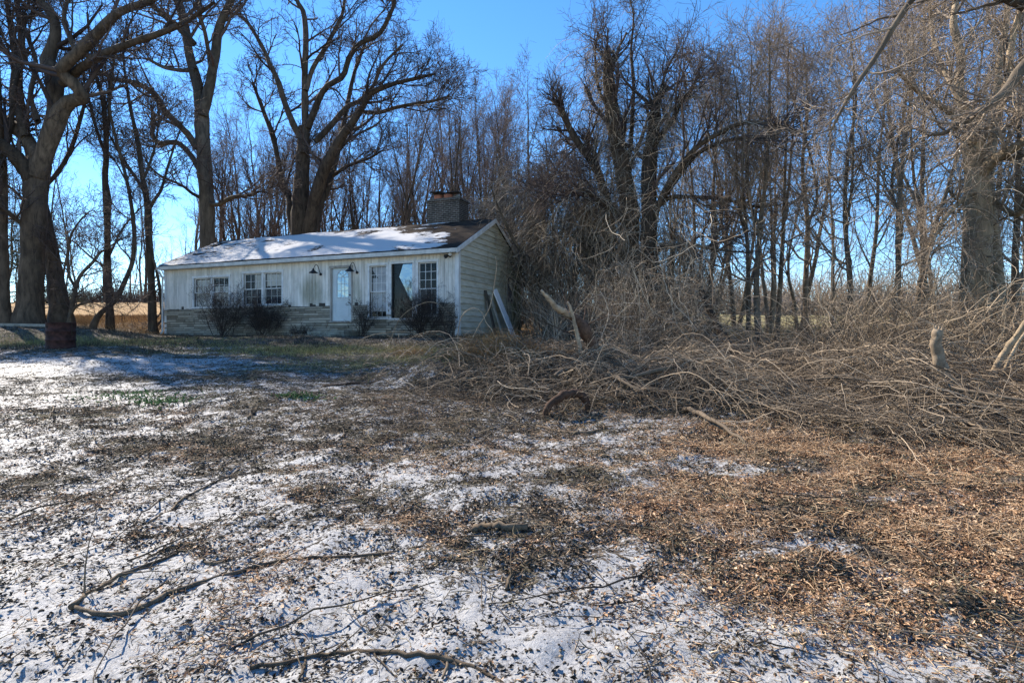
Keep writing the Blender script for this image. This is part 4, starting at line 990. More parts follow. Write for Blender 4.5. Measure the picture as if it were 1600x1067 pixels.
# tree outside the frame whose limbs reach into it
hero('overhanging_tree', 'near tree beyond the picture edge whose bare limbs reach in over the brush', [
    ([(1990, 700, 40), (1985, 500, 36), (1960, 300, 30), (1900, 120, 26), (1850, -40, 20)], .3),
    ([(1900, 110, 16), (1750, -40, 13), (1620, -90, 9), (1500, -70, 7), (1438, -15, 5.6), (1400, 36, 4.6), (1372, 84, 4.0), (1340, 130, 3.4), (1316, 170, 2.6), (1294, 214, 1.6)], .3),
    ([(1960, 300, 14), (1850, 200, 12), (1750, 90, 10), (1660, 60, 9), (1600, 103, 8), (1572, 142, 7), (1545, 165, 6), (1510, 188, 5), (1478, 207, 3.6), (1450, 212, 2)], .2),
    ([(1930, 200, 14), (1800, 100, 12), (1700, 50, 10), (1620, 18, 9), (1585, 2, 8), (1555, -14, 7), (1500, -60, 4)], -.2)], 9.0, 'bark_mid', 'twig_sunlit', (.6, 1.7), (7, 5, 4, 2), t1=.45, fine=.6, up=.0, flare=1.1)

# --- woods: eight kinds of bare tree, copied
def proto(H, stems, spread, seed_ang, L1f, vase):
    base = np.zeros((stems, 3)); base[:, 2] = -.3
    az = np.arange(stems) / max(stems, 1) * 2 * np.pi + U(0, 6); sp = spread * U(.6, 1.2, stems)
    d = np.stack([np.cos(az) * sp, np.sin(az) * sp, np.ones(stems)], 1)
    if stems > 1: base[:, :2] = d[:, :2] * .4
    t_ = march(base, d, H * U(.86, 1.0, stems), 18, .055, .03)
    r_ = np.linspace(1, .12, 18)[None] ** 1.1 * U(.11, .19, (stems, 1)) * (1.25 if stems == 1 else 1)
    kk = 16 if stems == 1 else 10
    a, ar = grow(t_, r_, kk, (.22, 1), vase, (H * L1f * .7, H * L1f * 1.2), 10, .10, .07, .5, .07, .014, .3, .6)
    b, br = grow(a, ar, 5, (.15, 1), (20, 50), (H * L1f * .25, H * L1f * .45), 6, .14, .07, .55, .022, .008, .5, .4)
    c, cr = grow(b, br, 5, (.1, 1), (20, 55), (.5, 1.3), 5, .17, .06, .6, .014, .0095, .6, .4)
    e, er = grow(c, cr, 2, (.2, 1), (25, 60), (.25, .8), 4, .2, .03, .8, .010, .0085, .7, .3)
    return [(t_, r_, 8), (a, ar, 5)], [(b, br, 4), (c, cr, 3), (e, er, 3)]
KINDS = [(20, 1, .1, 0, .30, (18, 42)), (19, 3, .22, 0, .24, (15, 40)), (21, 2, .16, 0, .27, (15, 40)), (18, 1, .1, 0, .34, (22, 50)), (17, 4, .26, 0, .22, (15, 40)), (20, 1, .1, 0, .26, (15, 36)), (16, 2, .2, 0, .30, (20, 55)), (19, 3, .18, 0, .26, (15, 38))]
protos = []
def wood_tree(kind, px, Y, sc, label, group, pale=False):
    X = (px - CX) / FPX * Y; g = float(ground(X, Y)) - .05
    while len(protos) <= kind:
        q = KINDS[len(protos)]; trk, cr = proto(*q)
        protos.append([trk, cr, None])
    pr = protos[kind]; rz_ = U(0, 6.28); s = (sc * U(.9, 1.1),) * 2 + (sc,)
    if pr[2] is None:
        base = pr[0][0][0][0, 0].copy()
        r = empty('woodland_tree'); tag(r, label, 'tree', group)
        b = MB(); [b.tubes(*q) for q in pr[0]]; b.build('trunk', M['bark_wood'], r, True)
        b = MB(); [b.tubes(*q) for q in pr[1]]; b.build('crown', M['twig_wood'], r, True)
        r.location = (X, Y, g); r.rotation_euler = (0, 0, rz_); r.scale = s; pr[2] = r
    else:
        r = dup(pr[2], (X, Y, g), rz_, s, label); r['group'] = group
    if pale:
        r.rotation_euler = (rng.normal(0, .07), rng.normal(0, .09), rz_)
        for ch in r.children:
            sl_ = ch.material_slots[0]; sl_.link = 'OBJECT'; sl_.material = M['bark_grey' if ch.name.startswith('trunk') else 'twig_sunlit']
    return r
lb1 = 'bare slender tree in the woods behind the snowy cottage roof'
for i, px in enumerate(np.linspace(338, 778, 50)):
    Y = U(38, 62); top = U(130, 230) if px < 640 else U(115, 190)
    H = (HY - top) / FPX * Y + CAMZ - float(ground((px - CX) / FPX * Y, Y))
    wood_tree(i % 8, px + U(-12, 12), Y, H / 19.5, lb1, 'woods behind the cottage')
for i, (px, top, Y) in enumerate([(748, 130, 46), (790, 120, 44), (845, 105, 45), (700, 140, 50), (820, 140, 40), (880, 190, 48), (770, 170, 39)]):
    H = (HY - top) / FPX * Y + CAMZ - float(ground((px - CX) / FPX * Y, Y))
    wood_tree((i * 3 + 1) % 8, px, Y, H / 18.5, 'bare tree rising beyond the chimney and the vine domes', 'woods beyond the chimney')
for i in range(12):
    px = 1060 + i * 50 + U(-14, 14); Y = U(24, 44); top = U(55, 150) + (60 if px < 1130 else 0) - (80 if px > 1400 else 0)
    H = (HY - top) / FPX * Y + CAMZ - float(ground((px - CX) / FPX * Y, Y))
    wood_tree((i * 5 + 2) % 8, px, Y, H / 18.5, 'bare twiggy tree in the belt between the brambles and the far field', 'tree belt before the far field', True)
for i in range(16):
    px = -60 + i * 24 + U(-12, 12); Y = U(70, 116); top = U(290, 390) if i % 3 else U(190, 280)
    H = (HY - top) / FPX * Y + CAMZ - float(ground((px - CX) / FPX * Y, Y))
    wood_tree((i * 3) % 8, px, Y, H / 18.5, 'bare tree standing in or beyond the golden field', 'trees about the golden field')
for i in range(9):
    px = 930 + i * 18 + U(-10, 10); Y = U(30, 48); top = U(130, 260)
    H = (HY - top) / FPX * Y + CAMZ - float(ground((px - CX) / FPX * Y, Y))
    wood_tree((i * 3 + 4) % 8, px, Y, H / 18.5, 'bare tree behind the broken-topped vine-clad trunk', 'woods behind the vine-clad trunks')

for i, (x_, y_) in enumerate(((-34, -22), (-24, -30), (-15, -24), (-5, -32), (-42, -30))):
    r_ = wood_tree((i * 3 + 1) % 8, CX + x_ / 40 * FPX, 40, 1.0, 'bare tree across the yard, mirrored in the cottage windows', 'trees across the yard'); r_.location = (x_, y_, -1.2)
# drooping evergreen behind the old tree
def evergreen(label, px, Y, top, W):
    X = (px - CX) / FPX * Y; g = float(ground(X, Y)); H = CAMZ + (HY - top) / FPX * Y - g
    t_ = march(np.array([[X, Y, g - .2]]), np.array([[0, 0, 1.0]]), H, 16, .02, .05); r_ = np.linspace(.16, .02, 16)[None]
    a, ar = grow(t_, r_, 60, (.12, 1), (70, 100), (W * .7, W * 1.2), 8, .08, -.03, .3, .03, .01, .4, .8)
    b, br = grow(a, ar, 9, (.15, 1), (30, 60), (.4, 1.0), 5, .1, -.05, .5, .01, .005)
    c, cr = grow(b, br, 12, (.0, 1), (30, 60), (.10, .22), 3, .1, -.05, 1.0, .006, .006, .5)
    r = finish_tree('evergreen_tree', label, [(t_, r_, 7)], [(a, ar, 4), (b, br, 3), (c, cr, 3)], M['bark_dark'], M['needle'])
evergreen('sparse dark evergreen with level branches behind the gnarled old tree', 62, 29, 300, 2.6)
evergreen('dark bushy evergreen at the edge of the yard behind the dark trunk', -22, 27, 250, 2.8)

# shrubs and bushes
def shrub(label, base, H, W, k, mat, cat='shrub', stems=16, group=None, name='bare_shrub', fine=1.0):
    b0 = np.asarray(base, float); b0 = np.array([b0[0], b0[1], float(ground(b0[0], b0[1])) - .04])
    p0 = b0 + rng.normal(size=(stems, 3)) * [W * .12, W * .10, 0]
    d = rng.normal(size=(stems, 3)) * [W / H * .75, W / H * .5, 0] + [0, 0, 1.0]
    s_ = march(p0, d, H * U(.6, 1.05, stems), 9, .10, .03); r_ = U(.007, .016, stems)[:, None] * np.linspace(1, .3, 9)
    a, ar = grow(s_, r_, k[0], (.15, 1), (20, 55), (H * .22, H * .42), 6, .16, .04, .6, .007, .0035)
    b, br = grow(a, ar, k[1], (.1, 1), (25, 60), (H * .10, H * .2), 4, .18, .03, .7, .005, .003)
    c, cr = grow(b, br, k[2], (.1, 1), (25, 60), (H * .05, H * .1), 3, .18, .03, .8, .004, .003)
    r = empty(name, b0); tag(r, label, cat, group)
    m_ = MB(); m_.tubes(s_ - b0, r_, 5); m_.build('stem', mat, r, True)
    m_ = MB(); m_.tubes(a - b0, ar, 3); m_.tubes(b - b0, br, 3); m_.tubes(c - b0, cr, 3); m_.build('twigs', mat, r, True)
    return r
def front(px, out):
    r_ = (px - CX) / FPX; x_ = hx(px) + out * (.378 - .925 * r_) / (.925 + .378 * r_); p = HL + HUX * x_ - HUY * out; return (p[0], p[1], HBASE)
shrub('twiggy leafless shrub under the pair of curtained windows', front(350, 1.0), 2.1, 1.3, (9, 6, 4), M['shrub'], stems=24)
shrub('dense dark shrub under the windows with navy lower panes', front(408, .7), 1.6, .8, (10, 7, 4), M['shrub'], stems=24)
shrub('small bare shrub growing between the pale door and the tall window', front(566, .6), 1.35, .55, (7, 5, 4), M['shrub'], stems=13)
shrub('thick dark shrub in front of the broken picture window', front(655, .8), 1.85, 1.4, (9, 6, 4), M['shrub'], stems=28)
shrub('low dark weed clump beside the doorstep', front(470, .55), .65, 1.2, (6, 5, 3), M['shrub'], stems=16)
shrub('low twiggy clump at the corner post of the clapboard gable', front(700, .9), 1.0, .8, (6, 5, 3), M['shrub'], stems=14)

# ------------------------------------------------------------------ thickets and brush pile
def put(name, lst, mat, kind='stuff', label=None, cat=None):
    b = MB()
    for q_ in lst: b.tubes(*q_)
    o = b.build(name, mat, None, True)
    return tag(o, label, cat, None, kind)
def pick(n, fn):
    """n random points (x, y) accepted by fn(X,Y)->probability within its box"""
    (x0, x1, y0, y1), f = fn; out = np.zeros((0, 2))
    while len(out) < n:
        c = np.stack([U(x0, x1, n * 2), U(y0, y1, n * 2)], 1); c = c[rng.random(len(c)) < f(c[:, 0], c[:, 1])]; out = np.vstack([out, c])
    return out[:n]
def shoots(n, fn, L, up0, droop, npt=12, wig=.09, rad=(.003, .008), lean=(0, 0), curl=.03, z0=0.0):
    xy = pick(n, fn); p0 = np.column_stack([xy, ground(xy[:, 0], xy[:, 1]) + z0 * rng.random(n)])
    a = U(0, 2 * np.pi, n); d = np.stack([np.cos(a) + lean[0], np.sin(a) + lean[1], U(up0[0], up0[1], n)], 1)
    LL = U(L[0], L[1], n)
    pts = march(p0, d, LL, npt, wig, 0, curl)
    # gravity: bend grows with distance along the shoot
    s = np.linspace(0, 1, npt)[None] * LL[:, None]
    pts[:, :, 2] -= droop * s ** 2
    gz_ = ground(pts[:, :, 0], pts[:, :, 1]); pts[:, :, 2] = np.maximum(pts[:, :, 2], gz_ + .005 + .05 * rng.random(gz_.shape))
    return pts, U(rad[0], rad[1], n)[:, None] * np.linspace(1, .45, npt)
def band(x0, x1, y0, y1, f): return ((x0, x1, y0, y1), f)
def cone(X, Y, pa, pb):
    r = CX + X / Y * FPX; return sstep(pa - 40, pa + 20, r) * (1 - sstep(pb - 20, pb + 40, r))
thA = band(2, 13, 14.5, 21, lambda X, Y: cone(X, Y, 985, 1090))
thB = band(5, 17, 11.5, 20, lambda X, Y: cone(X, Y, 1180, 1340) * (.35 + .65 * sstep(14, 12, Y)))
thC = band(5, 17, 9.5, 17, lambda X, Y: cone(X, Y, 1290, 1640))
put('bramble_thicket', [(*shoots(620, thA, (.8, 4.8), (.4, 1.8), .09, rad=(.004, .009), lean=(.9, -.1), wig=.18, curl=.05), 3), (*shoots(700, thA, (.5, 1.6), (.5, 2.5), .1, wig=.2), 3),
                        (*shoots(420, thB, (1.0, 3.0), (.6, 2.4), .12, rad=(.004, .008)), 3), (*shoots(600, thB, (.5, 1.5), (.4, 2), .1, wig=.2), 3),
                        (*shoots(1500, thC, (.9, 3.8), (.4, 2.0), .11, rad=(.0035, .009), wig=.16), 3), (*shoots(2200, thC, (.5, 1.7), (.4, 2), .1, wig=.22, z0=1.2), 3)], M['brush'],
    label='tangle of pale arching brambles behind the brush pile', cat='brambles')
def tangle(n, fn, z, L, rad, npt=9, wig=.3, up=-.03, curl=.15, down=False):
    xy = pick(n, fn); p0 = np.column_stack([xy, ground(xy[:, 0], xy[:, 1]) + z[0] + (z[1] - z[0]) * rng.random(n) ** 1.3])
    d = rng.normal(size=(n, 3)) * ([.35, .35, .2] if down else [1, 1, .8]) + ([0, 0, -1.0] if down else [0, 0, 0])
    pts = march(p0, d, U(L[0], L[1], n), npt, wig, up, curl); gz_ = ground(pts[:, :, 0], pts[:, :, 1]); pts[:, :, 2] = np.maximum(pts[:, :, 2], gz_ + .01)
    return pts, U(rad[0], rad[1], n)[:, None] * np.linspace(1, .55, npt)
gapf = lambda X, Y: cone(X, Y, 990, 1640) * (1 - .6 * cone(X, Y, 900, 1100)) * (1 - .88 * cone(X, Y, 1110, 1290))
thV = band(2, 17, 13, 20, gapf)
thW = band(1.5, 7, 13.5, 20, lambda X, Y: cone(X, Y, 950, 1110))
put('hanging_vines', [(*tangle(130, thV, (2, 5.5), (1.5, 4.5), (.006, .014), 14, .2, -.03, .05, True), 4), (*tangle(2200, thV, (.5, 4.0), (.3, 1.2), (.0028, .006)), 3), (*tangle(600, thV, (3, 7), (.4, 1.4), (.0028, .005)), 3), (*tangle(1500, thW, (.1, 2.4), (.3, 1.4), (.0028, .007)), 3), (*tangle(160, thW, (1.5, 4), (1.2, 3.5), (.005, .012), 12, .16, -.02, .05, True), 4)], M['vine'],
    label='curling vines hanging among the slender trees behind the brush pile', cat='vines')
thD = band(-2.5, 5, 15, 22, lambda X, Y: cone(X, Y, 862, 1000) * sstep(16, 19, Y))
thE = band(-1, 9, 22, 30, lambda X, Y: cone(X, Y, 790, 1120))
put('undergrowth', [(*shoots(1300, thD, (.8, 3.2), (1.2, 4), .08, rad=(.004, .009)), 3), (*shoots(1300, thE, (2, 6), (1.5, 6), .04, rad=(.006, .012)), 3)], M['vine'],
    label='dense dead undergrowth below the vine-covered trees', cat='undergrowth')

def mound(X, Y):
    yf = np.interp(X, PILE[:, 0], PILE[:, 1]); q = Y - yf
    return sstep(-.15, .5, q) * (1 - sstep(2.2, 5.8, q)) * sstep(-4.4, -2.2, X)
pileR = band(-4.5, 9, 5, 16, lambda X, Y: mound(X, Y) * (.06 + .94 * sstep(-1.4, 1.2, X)) * np.clip(.45 + 2.0 * fbm(X * .95, Y * .95, 2), .06, 1))
def arcs(n, fn, L, hgt, rad, npt=11, wig=.12, lift=.35, dirbias=None, curl=.08):
    xy = pick(n, fn); p0 = np.column_stack([xy, ground(xy[:, 0], xy[:, 1])])
    z = rng.random(n) ** 1.6 * lift * np.clip(.75 + 1.6 * fbm(xy[:, 0] * .95, xy[:, 1] * .95, 2), .15, 1.6)
    a = U(0, 2 * np.pi, n) if dirbias is None else rng.normal(dirbias[0], dirbias[1], n)
    d = np.stack([np.cos(a), np.sin(a), np.zeros(n)], 1)
    LL = U(L[0], L[1], n); pts = march(p0, d, LL, npt, wig, 0, curl)
    t = np.linspace(0, 1, npt)[None]
    gz_ = ground(pts[:, :, 0], pts[:, :, 1])
    h = U(hgt[0], hgt[1], n)[:, None] * np.sqrt(LL)[:, None]
    ph = U(.3, .7, n)[:, None]
    pts[:, :, 2] = gz_ + z[:, None] * (1 - .6 * t) + h * np.sin(np.pi * np.clip(t * U(.7, 1.1, n)[:, None], 0, 1)) + rng.normal(size=gz_.shape) * .012 + .01
    return pts, U(rad[0], rad[1], n)[:, None] * np.linspace(1, .4, npt)
sideR = band(2.4, 9, 5, 11, lambda X, Y: mound(X, Y) * (1 - sstep(1.5, 3.5, Y - np.interp(X, PILE[:, 0], PILE[:, 1]))))
md, mdr = arcs(1500, pileR, (.6, 1.8), (.02, .28), (.003, .009), lift=.48, wig=.18, curl=.12)
mf, mfr = grow(md, mdr, 4, (.15, 1), (25, 65), (.12, .5), 5, .2, -.03, .6, .004, .0018)
tk, tkr = arcs(70, pileR, (.8, 2.2), (.0, .12), (.014, .042), lift=.40, wig=.11, curl=.03); tkr = np.maximum(tkr, .012)
tf, tfr = grow(tk, tkr, 6, (.2, 1), (25, 70), (.25, .9), 6, .15, .02, .35, .012, .004)
tg, tgr = grow(tf, tfr, 4, (.2, 1), (25, 60), (.1, .4), 4, .18, .0, .5, .004, .002)
put('brush_shade', [(*arcs(9000, pileR, (.15, .6), (.0, .10), (.0022, .005), lift=.40, wig=.25, curl=.15), 3)], M['chip'], label='dark-coloured twigs standing in for shade at the heart of the brush heap', cat='brush')  # dark strands added to colour the hollows between branches as shade
put('brush_pile', [(*arcs(7000, pileR, (.20, .8), (.0, .13), (.0016, .0045), lift=.52, wig=.22, curl=.14), 3), (md, mdr, 4), (mf, mfr, 3),
                   (tk, tkr, 8, U(.15, .6, 70)), (tf, tfr, 5), (tg, tgr, 3),
                   (*arcs(240, pileR, (.8, 2.4), (.1, .42), (.004, .009), lift=.45, wig=.14, curl=.24), 4),
                   (*arcs(1200, sideR, (.6, 2.0), (.0, .14), (.0025, .0065), lift=.55, dirbias=(-.55, .6), wig=.15, curl=.14), 4),
                   (*arcs(3600, sideR, (.22, .8), (.0, .12), (.0016, .0042), lift=.55, wig=.22, curl=.12), 3)], M['brush'],
    label='long heap of cut vines and branches lying across the yard', cat='brush pile')
# stray twigs over the whole yard
yardR = band(-9, 6.5, 2.1, 13, lambda X, Y: (np.abs(X / Y) < 1.02) * np.clip(1.2 - Y / 16, .2, 1) * np.clip(.4 + 1.5 * fbm(X * .9 + 4, Y * .9, 2), .08, 1))
midR = band(-4.5, 2.2, 6, 12, lambda X, Y: np.exp(-((X + .9) / 1.8) ** 2 - ((Y - 8.2) / 1.6) ** 2))
put('fallen_twigs', [(*arcs(900, yardR, (.10, .5), (0, .03), (.0018, .005), 7, .12, .01), 4), (*arcs(120, yardR, (.4, 1.3), (0, .05), (.003, .008), 10, .10, .015), 5),
                     (*arcs(900, midR, (.2, 1.1), (0, .10), (.002, .007), 9, .14, .08), 3)], M['chip'], label='scattered twigs lying on the snowy yard', cat='twigs')

# ------------------------------------------------------------------ single logs and branches
def stick(label, pix, rad, mat='stick', name='fallen_branch', cat='branch', lift=None, forks=0, group=None):
    """a branch on the ground along photo directions; lift: heights over the ground along it"""
    n = max(8, len(pix) * 4)
    g = np.array([G(px, py) for px, py in pix]); s = spline(g, n)
    if lift is not None:
        hz_ = np.interp(np.linspace(0, 1, n), np.linspace(0, 1, len(lift)), lift)
    else: hz_ = np.zeros(n)
    r = np.interp(np.linspace(0, 1, n), np.linspace(0, 1, len(rad)), rad) * .85
    s[:, 2] = ground(s[:, 0], s[:, 1]) + hz_ + r * .35
    s[:, :2] += rng.normal(size=(n, 2)) * r[:, None] * .6
    b0 = s[0].copy(); m_ = MB(); m_.tube(s - b0, r * (1 + rng.normal(size=n) * .12), 9)
    if forks:
        a, ar = grow(s[None] - b0, r[None], forks, (.1, 1), (25, 60), (.12, .45), 6, .16, .0, .45, .008, .003)
        a[:, :, 2] = np.maximum(a[:, :, 2], ground(a[:, :, 0] + b0[0], a[:, :, 1] + b0[1]) - b0[2] + .004)
        m_.tubes(a, ar, 4)
    o = m_.build(name, M[mat], None, True); o.location = b0
    return tag(o, label, cat, group)
def pole(label, pts, rad, mat='stick', name='fallen_log', cat='log', forks=0, FL=(.2, .6), groundfirst=True):
    """a branch through photo points at given depths (px, py, Y)"""
    p = np.array([P(*q) for q in pts]); n = max(9, len(p) * 4); s = spline(p, n)
    if groundfirst: s[:, 2] += (ground(s[0, 0], s[0, 1]) - .05 - s[0, 2]) * np.linspace(1, 0, n) ** 1.5
    r = np.interp(np.linspace(0, 1, n), np.linspace(0, 1, len(rad)), rad)
    s += rng.normal(size=s.shape) * r[:, None] * .12
    b0 = s[0].copy(); m_ = MB(); m_.tube(s - b0, r * (1 + rng.normal(size=n) * .06), 10)
    if forks:
        a, ar = grow(s[None] - b0, r[None], forks, (.3, 1), (25, 70), FL, 7, .12, -.02, .4, .012, .004); m_.tubes(a, ar, 5)
    o = m_.build(name, M[mat], None, True); o.location = b0
    return tag(o, label, cat)
stick('long vine stem bending back on itself on the snow', [(118, 950), (150, 962), (200, 962), (262, 932), (330, 908), (400, 888), (470, 876), (560, 870), (640, 858), (740, 842)], (.011, .015, .017, .016, .014, .012, .009, .006), forks=8)
stick('twin stem running from the long vine toward the curled debris', [(112, 952), (140, 930), (180, 906), (235, 884), (285, 862), (312, 856)], (.016, .014, .011, .008), forks=9)
stick('dark forked twig bundle beside the long vine on the snow', [(230, 872), (262, 858), (310, 856), (316, 878), (345, 882), (385, 868)], (.008, .012, .012, .008), forks=9)
stick('bare branch curving through the snow at the picture bottom', [(392, 1042), (440, 1038), (500, 1028), (560, 1022), (630, 1024), (700, 1036), (755, 1056), (800, 1078)], (.012, .012, .013, .014, .014, .012, .01), forks=5)
stick('short stick crossing the bare branch at the picture bottom', [(468, 1066), (476, 1040), (480, 1012)], (.006, .008, .007), forks=2)
stick('short twig stuck across the bare branch near its bend', [(690, 1062), (700, 1040), (698, 1028)], (.007, .009, .006), forks=2)
stick('short thick chunk of log lying in the middle of the yard', [(738, 833), (760, 829), (790, 827), (825, 829)], (.030, .034, .032, .028), name='log_chunk', cat='log', lift=(.01, .01))
stick('thin stem running past the log chunk toward the leaf litter', [(620, 858), (700, 842), (800, 840), (900, 836), (980, 824), (1060, 850), (1110, 880)], (.006, .008, .008, .007, .005), forks=6)
stick('curved branch below the log chunk', [(790, 925), (800, 900), (825, 880), (860, 866), (900, 860), (950, 866), (985, 878)], (.012, .013, .011, .010, .008, .006), forks=7)
stick('long thin stem arching over the leaf litter', [(780, 822), (880, 820), (980, 822), (1060, 838), (1130, 870), (1190, 880), (1260, 870), (1305, 858)], (.005, .006, .006, .006, .005), forks=3)
stick('slender branch angled up from the curled vine on the snow', [(230, 820), (262, 800), (290, 778), (320, 762), (352, 748), (374, 732)], (.008, .010, .012, .010, .007), forks=5)
stick('reddish thin log lying in the raked litter before the cottage', [(505, 605), (530, 603), (556, 600), (585, 597)], (.03, .035, .03, .02), 'log_red', name='fallen_log', cat='log')
stick('dark bent stick lying near the green sprigs', [(388, 655), (396, 645), (404, 634)], (.02, .022, .018))
stick('forked grey stick lying in the raked litter', [(532, 690), (545, 668), (560, 655), (590, 650)], (.018, .02, .016, .01), forks=5)
stick('bent grey branch at the tip of the brush heap', [(680, 640), (700, 655), (730, 660), (790, 650)], (.02, .022, .02, .012), forks=4)
stick('thick bowed branch in front of the brush heap', [(840, 668), (870, 675), (900, 679), (930, 676), (945, 670)], (.028, .032, .034, .03, .02))
stick('pale straight stem lying on the snow below the brush heap', [(1020, 655), (1060, 650), (1100, 645), (1140, 650)], (.014, .018, .018, .012))
stick('straw coloured stems sliding out of the brush heap', [(1240, 650), (1262, 680), (1290, 705), (1320, 722)], (.010, .012, .012, .008), 'log_pale', forks=8)
stick('pale stick in the leaf litter', [(1400, 742), (1440, 757), (1500, 790)], (.008, .009, .006), 'log_pale')
stick('dark stick on the leaf litter near the picture edge', [(1525, 735), (1560, 745), (1602, 756)], (.010, .012, .010))
stick('long straight thin stick among the dry grass', [(1350, 950), (1420, 985), (1500, 1020), (1570, 1048)], (.005, .006, .004))
pole('curved red-brown log arching in front of the brush heap', [(851, 648, 7.6), (856, 628, 7.6), (880, 613, 7.7), (900, 612, 7.8), (915, 625, 7.8), (918, 642, 7.8)], (.028, .05, .062, .06, .05, .035), 'log_red')
lg = pole('leaning red-brown log with a pale broken arm sticking out of the heap', [(936, 560, 10.6), (928, 534, 10.6), (916, 512, 10.5), (903, 499, 10.5), (890, 492, 10.45)], (.14, .12, .11, .10, .06), 'log_red', forks=7, FL=(.5, 1.3))
am = pole('x', [(892, 494, 10.44), (880, 487, 10.4), (870, 481, 10.3), (858, 467, 10.2), (846, 454, 10.1)], (.07, .062, .055, .045, .022), 'log_pale', 'broken_arm', groundfirst=False)
for q_ in ('label', 'category'): del am[q_]
am.parent = lg; am.location = am.location - lg.location
pole('short pale prong beside the leaning red-brown log', [(914, 514, 10.4), (905, 499, 10.4), (896, 483, 10.35), (887, 472, 10.3)], (.05, .038, .032, .02), 'log_pale')
sb_ = pole('pale barkless broken stub standing up from the brush', [(1486, 592, 7.9), (1479, 570, 8.0), (1469, 547, 8.0), (1462, 530, 8.0), (1465, 516, 8.0)], (.105, .095, .082, .07, .055), 'log_pale')
tp_ = P(1464, 519, 8.0) - np.array(sb_.location); m_ = MB()
for q_ in range(7):
    o_ = rng.normal(size=3) * [.03, .03, .0]; m_.tubes(np.array([tp_ + o_ - [0, 0, .05], tp_ + o_ * 1.1 + [0, 0, .03], tp_ + o_ * 1.3 + [rng.normal() * .02, 0, U(.06, .17)]])[None], np.array([[.022, .016, .002]]), 5)
m_.build('splintered_tip', M['log_pale'], sb_)
pole('dark log lying at a slant inside the brush heap', [(1030, 612, 9.6), (1050, 600, 9.8), (1075, 588, 10), (1090, 582, 10.2)], (.06, .065, .06, .05), 'log_red')
pole('pale ended branch poking out of the heap', [(1062, 622, 8.8), (1030, 616, 9.2), (1000, 608, 9.6)], (.03, .035, .03), 'log_pale')
pole('reddish log end with a long bowed branch lying on the heap', [(1098, 600, 9.2), (1115, 592, 9.3), (1140, 590, 9.4), (1170, 598, 9.4), (1200, 612, 9.3), (1232, 620, 9.2)], (.05, .055, .04, .03, .025, .02), 'log_red')
pole('dark fallen trunk leaning across the gap before the field', [(1165, 565, 14), (1140, 535, 15), (1120, 505, 16), (1102, 468, 16.5), (1095, 450, 17)], (.09, .10, .10, .09, .07), 'bark_dark', forks=5, FL=(.8, 2))
pole('thick dark branch rising from the heap toward the brambles', [(1235, 565, 11.5), (1262, 545, 11.8), (1290, 530, 12), (1318, 514, 12.3)], (.07, .065, .055, .045), 'bark_mid', forks=4, FL=(.5, 1.5))
pole('orange-brown broken stick in the brambles', [(1312, 556, 11), (1296, 545, 11.2), (1288, 536, 11.4)], (.025, .03, .025), 'log_red')
pole('tan branch rising steeply at the picture edge', [(1540, 590, 8.8), (1558, 556, 8.8), (1582, 528, 8.7), (1608, 498, 8.6)], (.05, .045, .045, .04), 'bark_sunlit', forks=3)
pole('thinner tan branch beside the steep one at the picture edge', [(1556, 582, 8.8), (1575, 552, 8.9), (1602, 520, 9)], (.025, .022, .02), 'bark_sunlit')
pole('long pale stem bridging the heap toward the picture edge', [(1330, 575, 9.0), (1380, 578, 8.9), (1440, 580, 8.8), (1500, 592, 8.7), (1560, 610, 8.5)], (.018, .02, .022, .02, .014), 'log_pale', forks=5, groundfirst=False)
pole('tall pale sprout curving up before the gable end', [(728, 520, 16), (748, 490, 16), (765, 468, 16), (772, 440, 16), (776, 415, 16), (774, 400, 16)], (.020, .016, .014, .012, .010, .006), 'log_pale', 'arching_sprout', 'vine', forks=3)
pole('pale looping vine before the gable corner', [(714, 560, 14.5), (716, 520, 14.5), (722, 495, 14.4), (738, 483, 14.4), (752, 488, 14.3), (760, 505, 14.2), (770, 518, 14), (780, 545, 13.8)], (.012, .011, .010, .010, .010, .009, .007, .006), 'log_pale', 'arching_sprout', 'vine')
pole('long low vine arching before the broken picture window', [(545, 535, 17), (570, 522, 17), (600, 517, 16.9), (640, 518, 16.8), (675, 530, 16.6)], (.012, .011, .010, .010, .007), 'log_pale', 'arching_sprout', 'vine')
pole('high thin vine arching across the picture window', [(608, 500, 17.4), (625, 472, 17.3), (655, 462, 17.2), (680, 468, 17.1), (702, 490, 17)], (.010, .010, .009, .009, .006), 'log_pale', 'arching_sprout', 'vine')

